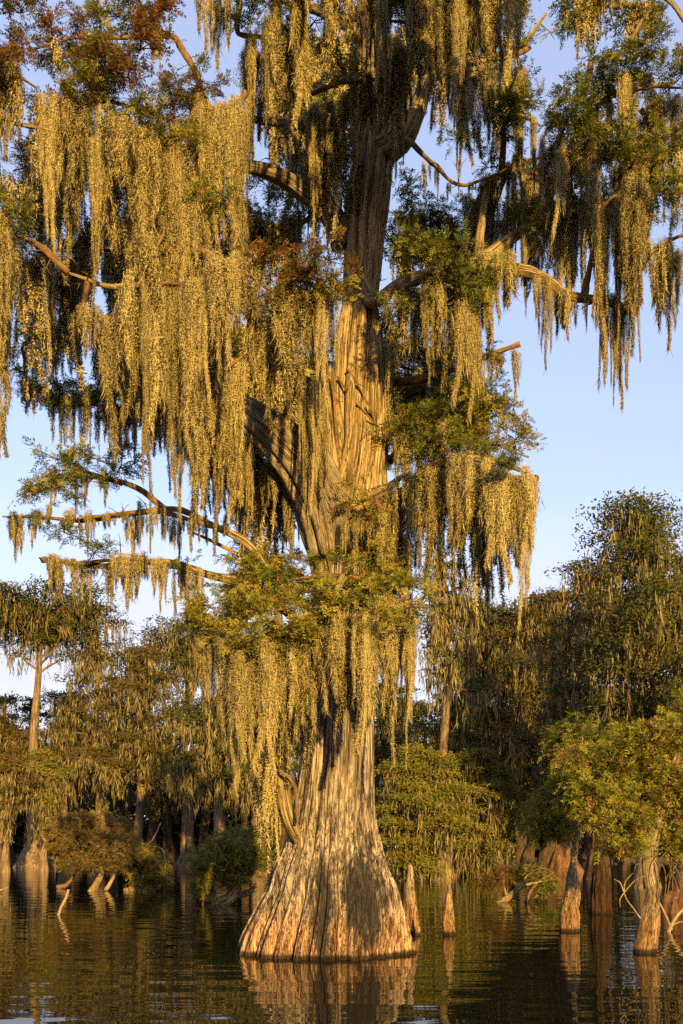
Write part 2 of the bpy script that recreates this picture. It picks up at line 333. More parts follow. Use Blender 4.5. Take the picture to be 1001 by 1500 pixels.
def moss_strings(g, rng, strings, cl=0.0145, cw=0.0056, dens=1900, core=190):
    "strings: rows of x, y, z_top, length, radius"
    for x, y, z, L, r in strings:
        ph = rng.uniform(0, 6.28, 6); am = rng.uniform(0.02, 0.05, 3) * min(1.0, 0.35 + L * 0.3)
        def path(t):
            zz = t * L
            px = x + am[0] * np.sin(zz * 1.9 + ph[0]) + am[1] * 0.5 * np.sin(zz * 4.7 + ph[1])
            py = y + am[1] * np.sin(zz * 2.1 + ph[2]) + am[2] * 0.5 * np.sin(zz * 5.3 + ph[3])
            return np.stack([px, py, z - zz], 1)
        def prof(t): return r * (0.8 + 0.45 * np.sin(np.pi * np.clip(t * 1.3, 0, 1)) ** 0.7) * (1 - 0.8 * t ** 1.3) * (0.9 + 0.16 * np.sin(t * L * 4 + ph[4]) + 0.08 * np.sin(t * L * 11 + ph[5]))
        n = max(8, int(dens * L * (r / 0.05)))
        t = rng.uniform(0, 1, n) ** 1.12
        pr = prof(t)
        off = rng.normal(0, 0.5, (n, 3)) * pr[:, None]; off[:, 2] *= 0.6
        p0 = path(t) + off
        d = unit(rng.normal(0, 1, (n, 3)) + np.array([0, 0, -0.75]))
        slivers(g, p0, d, rng.uniform(0.6, 1.3, n) * cl, rng.uniform(0.6, 1.3, n) * cw, rng, 0.9, np.clip(rng.normal(0.52, 0.11, n), 0, 1), unit(off / pr[:, None] * np.array([1, 1, 0.4]) + np.array([x * 3, y * 3, 0.1])))
        m = max(3, int(core * L))
        t = rng.uniform(0, 0.97, m); p0 = path(t) + rng.normal(0, 0.42, (m, 3)) * prof(t)[:, None]
        d = unit(rng.normal(0, 0.10, (m, 3)) + np.array([0, 0, -1.0]))
        slivers(g, p0, d, rng.uniform(0.05, 0.12, m) * min(1, 0.5 + L), np.full(m, cw * 1.1), rng, 0.16, np.clip(rng.normal(0.46, 0.12, m), 0, 1), unit(rng.normal(0, 1, (m, 3)) * 0.5 + np.array([x * 3, y * 3, 0])))

def sprigs(g, rng, o, d, ln, pairs, leaf_l, leaf_w, tint, droop=0.25):
    "feathery leaf sprays: o origins, d directions, ln lengths"
    n = len(o)
    d = unit(d); up = unit(np.array([[0, 0, 1.0]]) + rng.normal(0, 0.45, (n, 3)))
    sd = unit(np.cross(d, up)); nm = np.cross(sd, d)
    e = o + d * ln[:, None] + np.array([[0, 0, -1]]) * (ln * droop)[:, None]
    w = nm * 0.003 + sd * 0.003
    V = np.stack([o - w, o + w, e], 1).reshape(-1, 3)
    g.add(V, np.arange(n * 3).reshape(-1, 3), -1.0)
    for j in range(pairs):
        f = (j + 0.8) / pairs
        base = o + d * (ln * f)[:, None] + np.array([[0, 0, -1]]) * (ln * droop * f * f)[:, None]
        for s in (-1, 1):
            ld = unit(d * 0.75 + sd * s * (1.0 - 0.45 * f) + rng.normal(0, 0.2, (n, 3)) + np.array([[0, 0, -0.18]]))
            L = leaf_l * (1.1 - 0.45 * f) * rng.uniform(0.7, 1.2, n)
            wv = unit(np.cross(ld, nm + rng.normal(0, 0.3, (n, 3)))) * leaf_w * 0.5
            mid = base + ld * (L * 0.45)[:, None]; tip = base + ld * L[:, None]
            V = np.stack([base, mid + wv, tip, mid - wv], 1).reshape(-1, 3)
            b = np.arange(n)[:, None] * 4
            g.add(V, np.concatenate([b + np.array([[0, 1, 2]]), b + np.array([[0, 2, 3]])]), np.repeat(np.clip(tint + rng.normal(0, 0.1, n), 0, 1), 4))

def leaf_cluster_geo(seed, n=85, rad=0.45, flat=0.6, pairs=5, ll=0.075, lw=0.02, sl=(0.11, 0.2), droop=0.25, base_tint=0.5):
    rng = np.random.default_rng(seed); g = Geo()
    nt_ = 8
    ends = []
    for i in range(nt_):
        a = rng.uniform(0, 6.28); el = rng.uniform(-0.35, 0.8)
        dv = np.array([math.cos(a) * math.cos(el), math.sin(a) * math.cos(el), math.sin(el) * flat]) * rad * rng.uniform(0.7, 1.15)
        md = dv * 0.5 + rng.normal(0, 0.04, 3)
        tube(g, [(0, 0, 0), md, dv], [0.008, 0.006, 0.003], 3, 0.15, None, 0, tint=-1.0, cap=False)
        ends.append((np.zeros(3), md, dv))
    k = rng.integers(0, nt_, n); t = rng.uniform(0.25, 1.05, n)
    E = np.array([[e[1], e[2]] for e in ends])[k]
    o = np.where((t < 0.5)[:, None], E[:, 0] * (t * 2)[:, None], E[:, 0] + (E[:, 1] - E[:, 0]) * ((t - 0.5) * 2)[:, None])
    o = o + rng.normal(0, 0.05 * rad / 0.42, (n, 3))
    d = unit(E[:, 1] - E[:, 0]) * 0.8 + rng.normal(0, 0.65, (n, 3)) + np.array([0, 0, 0.12])
    tint = np.clip(base_tint + rng.normal(0, 0.22, n) + 0.15 * np.sin(k * 2.1), 0, 1)
    sprigs(g, rng, o, d, rng.uniform(sl[0], sl[1], n), pairs, ll, lw, tint, droop)
    return g

# moss beards: real meshes shared by alike beards
BL = [0.35, 0.6, 0.95, 1.4, 2.0, 2.8, 3.8]
BEARD = {}; COARSE = {}
for i, L in enumerate(BL):
    for v in range(3):
        rng = np.random.default_rng(100 + i * 10 + v)
        ns = [3, 4, 5, 6, 7, 7, 7][i] + v
        wd = [0.08, 0.10, 0.13, 0.15, 0.165, 0.175, 0.18][i] * (0.6, 1.0, 1.5)[v]
        st = []
        for s in range(ns):
            f = 1.0 if s == 0 else rng.uniform(0.3, 0.85)
            st.append(((s / (ns - 1) - 0.5) * wd * 1.7 * rng.uniform(0.7, 1.2) if s else rng.uniform(-.3, .3) * wd, rng.normal(0, wd * 0.3), 0.03 * rng.normal(), L * f, rng.uniform(0.045, 0.07) * (0.75 + 0.1 * i)))
        g = Geo(); moss_strings(g, rng, st); BEARD[(i, v)] = g.mesh('moss_beard', M['moss'])
        g = Geo(); moss_strings(g, rng, [(x, y, z, l, r * 1.1) for x, y, z, l, r in st], 0.030, 0.011, 420, 50); COARSE[(i, v)] = g.arrays()
CL = {}
for i in range(5):
    for key, bt in (('green', 0.42), ('rust', 0.6), ('olive', 0.5)):
        CL[(key, i)] = leaf_cluster_geo(500 + i, base_tint=bt).mesh('leaf_cluster', M[key])

rs = random.Random(7); RG = np.random.default_rng(7)

# ================================================================== SETTING
def water():
    g = Geo()
    xs = np.array([-1500, -300, -60, 60, 300, 1500.]); ys = np.array([-300, -40, 2, 40, 160, 2500.])
    X, Y = np.meshgrid(xs, ys); V = np.stack([X.ravel(), Y.ravel(), np.zeros(X.size)], 1)
    T = []
    for j in range(5):
        for i in range(5):
            a = j * 6 + i; T += [(a, a + 1, a + 7), (a, a + 7, a + 6)]
    g.add(V, T)
    m, n, l = nmat('swamp_water'); b = n['Principled BSDF']
    b.inputs['Base Color'].default_value = (0.008, 0.007, 0.003, 1); b.inputs['Roughness'].default_value = 0.0
    b.inputs['IOR'].default_value = 1.22
    ge = n.new('ShaderNodeNewGeometry')
    hs = []
    for sc, rot, s, am in (((0.5, 1.9, 1), 0.05, 1.0, 1.0), ((1.5, 5.5, 1), -0.10, 1.0, 0.20), ((0.22, 0.7, 1), 0.15, 1.0, 1.3)):
        mp = n.new('ShaderNodeMapping'); mp.inputs['Scale'].default_value = sc; mp.inputs['Rotation'].default_value = (0, 0, rot); l.new(ge.outputs['Position'], mp.inputs[0])
        no = n.new('ShaderNodeTexNoise'); no.inputs['Scale'].default_value = s; no.inputs['Detail'].default_value = 0.0; l.new(mp.outputs[0], no.inputs[0])
        mu = n.new('ShaderNodeMath'); mu.operation = 'MULTIPLY'; mu.inputs[1].default_value = am; l.new(no.outputs[0], mu.inputs[0]); hs.append(mu)
    a = n.new('ShaderNodeMath'); l.new(hs[0].outputs[0], a.inputs[0]); l.new(hs[1].outputs[0], a.inputs[1])
    a2 = n.new('ShaderNodeMath'); l.new(a.outputs[0], a2.inputs[0]); l.new(hs[2].outputs[0], a2.inputs[1])
    bu = n.new('ShaderNodeBump'); bu.inputs['Strength'].default_value = 1.0; bu.inputs['Distance'].default_value = 0.010
    l.new(a2.outputs[0], bu.inputs['Height']); l.new(bu.outputs[0], b.inputs['Normal'])
    o = g.build('water', m); o['kind'] = 'structure'
    g = Geo()
    rng = np.random.default_rng(3); xs = np.linspace(-400, 400, 81); rows = []
    for k, (y0, z) in enumerate(((118, -0.3), (121, 0.15), (126, 0.5), (180, 1.2), (900, 2.0))):
        rows.append(np.stack([xs, y0 + (rng.normal(0, 1.2, 81) + 5 * np.sin(xs * 0.05)) * (k < 4), z + rng.normal(0, 0.08, 81)], 1))
    V = np.concatenate(rows); T = []
    for j in range(4):
        for i in range(80):
            a = j * 81 + i; T += [(a, a + 1, a + 82), (a, a + 82, a + 81)]
    g.add(V, T)
    m, n, l = nmat('muddy_bank'); b = n['Principled BSDF']; b.inputs['Roughness'].default_value = 1
    no = n.new('ShaderNodeTexNoise'); no.inputs['Scale'].default_value = 2; no.inputs['Detail'].default_value = 6
    r = ramp(n, [(0.3, (0.03, 0.025, 0.012)), (0.7, (0.09, 0.075, 0.03))]); l.new(no.outputs[0], r.inputs[0]); l.new(r.outputs[0], b.inputs['Base Color'])
    o = g.build('shore_ground', m); o['kind'] = 'structure'
water()

# ================================================================== MAIN TREE
D = 18.0
tree_label = 'giant old bald cypress with fluted flaring base, draped all over in hanging moss'
BIG = empty('cypress_tree', P(480, 1392, D), tree_label, 'tree')
rng = np.random.default_rng(11)
prof = [(1452, 478, 168), (1400, 480, 144), (1388, 480, 138), (1365, 482, 128), (1342, 484, 118), (1312, 486, 105), (1282, 486, 93), (1244, 488, 77), (1206, 489, 66), (1168, 491, 60), (1130, 494, 57), (1080, 496, 55), (1000, 499, 52), (900, 503, 50), (830, 506, 48)]
pz = [P(cx, y, D) for y, cx, r in prof]; pr = [r * D / F for y, cx, r in prof]
sp_, sr_ = smooth_path(pz, pr, 0.05)
g = Geo()
fl1, fl2, fl3 = lobes(rng, 38, 0.26, 0.3), lobes(rng, 15, 0.6, 0.5), lobes(rng, 150, 0.7, 0.9)
tube(g, sp_, sr_, 1100, 0.05, rng, 0.010, flute=lambda th: fl1(th) * 0.8 + fl2(th) * 0.30 + fl3(th) * 0.14, famp=lambda t, z: 0.12 + 0.22 * math.exp(-max(z, 0) / 2.2), raw=True, twist=0.12)
g.build('trunk', M['trunk'], BIG, smooth=False)
def twigs(g, rg, p, r, k=1.6):
    L = np.linalg.norm(np.diff(p, axis=0), axis=1).sum()
    for i in range(int(L * k)):
        j = rg.integers(2, max(3, len(p) - 1)); a = p[min(j, len(p) - 1)]; rr = r[min(j, len(r) - 1)]
        d = unit(rg.normal(0, 1, 3) + np.array([0, 0, 0.15])); l = rg.uniform(0.12, 0.5)
        b = a + d * (l * 0.5 + rr * 0.5) + rg.normal(0, 0.04, 3); c = b + unit(d + rg.normal(0, 0.6, 3)) * l * 0.6
        w = min(rr * 0.45, rg.uniform(0.006, 0.016))
        tube(g, [a, b, c], [w, w * 0.7, w * 0.25], 4, 0.12, None, 0)
        e = b + unit(d + rg.normal(0, 0.9, 3)) * l * 0.4
        tube(g, [b, (b + e) / 2 + rg.normal(0, 0.02, 3), e], [w * 0.6, w * 0.5, w * 0.2], 4, 0.12, None, 0)
SK = []     # skeleton points other branches join: (point, radius)
def branch(pts, rad, mat='bark', nseg=14, fl=0, name='branch', parent=BIG, sk=True, wob=0.01, rough=0.05, step=0.14):
    rg = np.random.default_rng(int(abs(pts[0][0] * 7 + pts[-1][1] * 13)) + len(SK))
    q = [P(*p) for p in pts]; rr = [r * p[2] / F for r, p in zip(rad, pts)]
    g = Geo()
    f = lobes(rg, fl, 0.45) if fl else None
    r_max = max(rr)
    p, r = tube(g, q, rr, nseg, step, rg, rough, flute=f, famp=(lambda t, z: 0.34 if r_max > 0.3 else 0.2) if fl else None, wob=wob)
    if r.max() < 0.3: twigs(g, rg, p, r)
    if sk:
        for a, b in zip(p, r): SK.append((a, b))
    return g.build(name, M[mat], parent, smooth=not fl)
# the stems
branch([(504, 900, 18.0), (497, 850, 17.9), (492, 790, 17.8), (505, 735, 17.8), (515, 670, 17.9), (516, 600, 18), (524, 520, 18), (530, 455, 18), (535, 400, 18), (538, 300, 18), (545, 200, 18), (546, 100, 18), (540, 0, 18), (535, -120, 18), (525, -260, 18)],
       [44, 40, 40, 46, 42, 37, 31, 26, 28, 33, 29, 24, 20, 16, 10], 'bark', 220, 9, 'trunk')
branch([(515, 870, 18.0), (535, 820, 17.9), (545, 760, 17.8), (550, 700, 17.75), (553, 600, 17.75), (552, 520, 17.8), (548, 455, 17.9)], [34, 30, 24, 19, 14, 12, 8], 'bark', 60, 7)
branch([(487, 810, 17.6), (476, 745, 17.4), (452, 692, 17.2), (420, 652, 17.0), (385, 620, 17.1), (350, 600, 17.5), (290, 580, 18.6), (210, 560, 19.6), (110, 590, 20.2), (30, 560, 21)], [34, 42, 40, 33, 28, 25, 20, 13, 8, 3], 'limb', 110, 13)
branch([(470, 800, 17.7), (478, 740, 17.5), (487, 690, 17.5), (484, 620, 17.6), (482, 540, 17.8)], [20, 21, 17, 12, 7], 'bark', 50, 6)
branch([(505, 360, 18), (488, 320, 17.9), (460, 292, 17.8), (425, 268, 17.6), (385, 252, 17.3), (335, 240, 16.8), (260, 215, 16.2), (180, 205, 15.8), (80, 190, 15.5), (-60, 170, 15.4)], [20, 19, 15, 12, 10, 8, 6.5, 5, 3.5, 2], 'limb', 30, 8)
branch([(500, 210, 18), (450, 185, 17.8), (400, 178, 17.2), (362, 176, 16.6), (330, 180, 16.2), (300, 150, 16), (291, 113, 15.9)], [9, 8, 6, 5, 8, 7, 3.5], 'bark', 20, 5)
branch([(328, 182, 16.2), (345, 160, 16.1), (358, 138, 16)], [7, 5, 2], 'bark', 12)
branch([(430, 180, 17), (410, 197, 16.8), (392, 216, 16.6)], [3, 2.5, 1], 'dead', 8)
branch([(315, 235, 16.5), (292, 258, 16), (262, 300, 15.6), (236, 348, 15.3), (212, 395, 15.2), (170, 420, 15.2), (100, 400, 15.3)], [7, 8, 7.5, 6, 5, 4, 2], 'bark', 18, 5)
branch([(530, 400, 18), (545, 440, 17.6), (565, 430, 17.3), (588, 412, 17), (640, 402, 16.8), (700, 400, 16.8), (760, 398, 16.9), (800, 410, 17), (832, 432, 17), (880, 440, 17), (930, 455, 17)], [14, 11, 9, 8, 9, 10, 9, 7.5, 7.5, 6, 4], 'bark', 22, 6)
branch([(655, 402, 16.9), (700, 385, 17.1), (740, 355, 17.3), (770, 335, 17.6), (800, 295, 17.8), (840, 250, 17.6), (900, 225, 17.2), (970, 200, 17)], [9, 10, 9, 7, 6, 5, 4, 2.5], 'bark', 18, 5)
branch([(545, 230, 18), (585, 205, 17.8), (610, 160, 17.7), (625, 120, 17.6), (660, 100, 17.5), (735, 82, 17.3), (770, 60, 17.2), (800, 20, 17.1)], [22, 20, 14, 9, 7, 5.5, 4, 2], 'bark', 24, 6)
branch([(620, 105, 17.8), (655, 60, 18), (720, 10, 18), (820, -30, 17.6), (960, -10, 17), (1010, 40, 16.8)], [8, 7, 6, 5, 4, 3], 'limb', 16, 5)
branch([(960, -5, 17), (935, 40, 16.9), (912, 76, 16.8), (890, 82, 16.7), (868, 86, 16.7)], [3.5, 3.2, 3, 2, 1], 'twig', 10)
branch([(540, 60, 18), (480, 20, 17.2), (420, 0, 16.5), (350, -20, 16), (290, -40, 15.8)], [9, 8, 7, 5, 3], 'limb', 16, 5)
branch([(545, 20, 18), (600, -10, 17), (680, -10, 16.2), (740, 10, 15.8)], [8, 7, 5, 3], 'limb', 16, 5)
branch([(800, 290, 17.8), (850, 190, 17.9), (900, 140, 17.8), (990, 120, 17.5)], [5, 4, 3.5, 2], 'limb', 12)
branch([(700, 395, 17), (705, 330, 17.4), (720, 270, 17.8), (760, 240, 18), (790, 232, 18)], [7, 6, 5, 4, 2], 'bark', 12)
branch([(560, 745, 18.2), (590, 722, 17.6), (625, 690, 17.1), (680, 672, 16.7), (740, 680, 16.4), (785, 700, 16.3)], [10, 8, 6, 5, 4, 2], 'bark', 14)
branch([(552, 690, 18.2), (585, 664, 17.8), (612, 655, 17.4), (645, 641, 17)], [7, 6, 5.5, 3], 'twig', 12)
branch([(520, 735, 17.6), (560, 718, 17.2), (600, 690, 17.0)], [6, 5, 3], 'bark', 12)
branch([(570, 745, 18), (600, 725, 17.6), (628, 712, 17.4)], [5, 5, 3], 'twig', 10)
branch([(550, 560, 18.3), (620, 555, 17.7), (690, 530, 17.2), (730, 516, 17.0), (762, 503, 16.9)], [7, 6, 4, 3.5, 2.5], 'twig', 12)
branch([(500, 870, 18), (450, 860, 17.2), (400, 880, 16.7), (350, 905, 16.4), (300, 935, 16.2)], [12, 9, 7, 6, 4], 'bark', 14, 5)
branch([(505, 850, 18), (510, 838, 17.0), (500, 852, 16.3), (490, 872, 15.9)], [10, 8, 6, 3], 'bark', 14)
branch([(530, 870, 18), (552, 846, 17.2), (580, 858, 16.9), (604, 892, 16.8)], [10, 8, 6, 3], 'bark', 14, 5)
branch([(540, 840, 18), (580, 865, 18.4), (600, 882, 18.6), (612, 905, 18.7)], [6, 5, 4, 2], 'dead', 10)
branch([(495, 552, 17.55), (515, 582, 17.5), (535, 604, 17.52), (556, 628, 17.6)], [1.6, 1.5, 1.3, 1], 'twig', 8)  # thin added strand imitating a branch shadow across the stem
branch([(508, 540, 17.5), (530, 572, 17.5), (548, 612, 17.6), (556, 660, 17.65)], [1.8, 1.6, 1.4, 1], 'twig', 8)  # second added strand, likewise shaped like a cast shadow
branch([(486, 545, 17.45), (500, 700, 17.4), (512, 745, 17.3), (540, 738, 17.3), (585, 705, 17.1)], [2, 3, 4, 4, 2], 'twig', 8)
# two bare limbs reaching left and the dead twig
branch([(470, 900, 18.2), (420, 860, 16.7), (370, 805, 17.0), (300, 773, 17.1), (250, 752, 17.1), (180, 752, 17.1), (130, 760, 17.1), (60, 756, 17.1), (4, 757, 17.1)], [8, 6.5, 5.5, 5, 4.8, 4, 3.3, 2.4, 1.2], 'bark', 14, 5, wob=0.025, rough=0.12)
branch([(480, 940, 18.2), (430, 900, 16.6), (370, 858, 16.9), (300, 842, 16.9), (230, 826, 16.9), (160, 830, 16.9), (110, 826, 16.9), (63, 820, 16.9)], [8, 7, 6, 6, 5, 4, 3.2, 1.6], 'bark', 14, 5, wob=0.025, rough=0.12)
branch([(368, 822, 18.6), (340, 808, 18.4), (310, 792, 18.2), (284, 781, 18.1)], [3.5, 3, 2.5, 1.5], 'dead', 8)
branch([(250, 752, 17.1), (200, 715, 17.3), (150, 700, 17.5), (95, 700, 17.7)], [5, 4, 3, 2], 'twig', 10)
branch([(470, 700, 18.4), (420, 680, 19), (400, 650, 19.6), (350, 640, 20)], [10, 9, 8, 6], 'limb', 14, 5)
# leaning second stem with a climbing vine, left of the flare
branch([(440, 1235, 17.5), (424, 1200, 17.1), (413, 1150, 17), (408, 1090, 17), (412, 1030, 17.1), (428, 960, 17.3), (455, 910, 17.7)], [9, 11, 12, 12, 11, 10, 8], 'bark', 26, 6)
branch([(436, 1205, 16.8), (432, 1150, 16.7), (402, 1120, 16.6), (396, 1080, 16.7), (424, 1050, 16.7), (420, 1000, 16.8)], [3, 2.5, 2.5, 2.2, 2.2, 1.5], 'twig', 8)
SKP = np.array([a for a, b in SK])

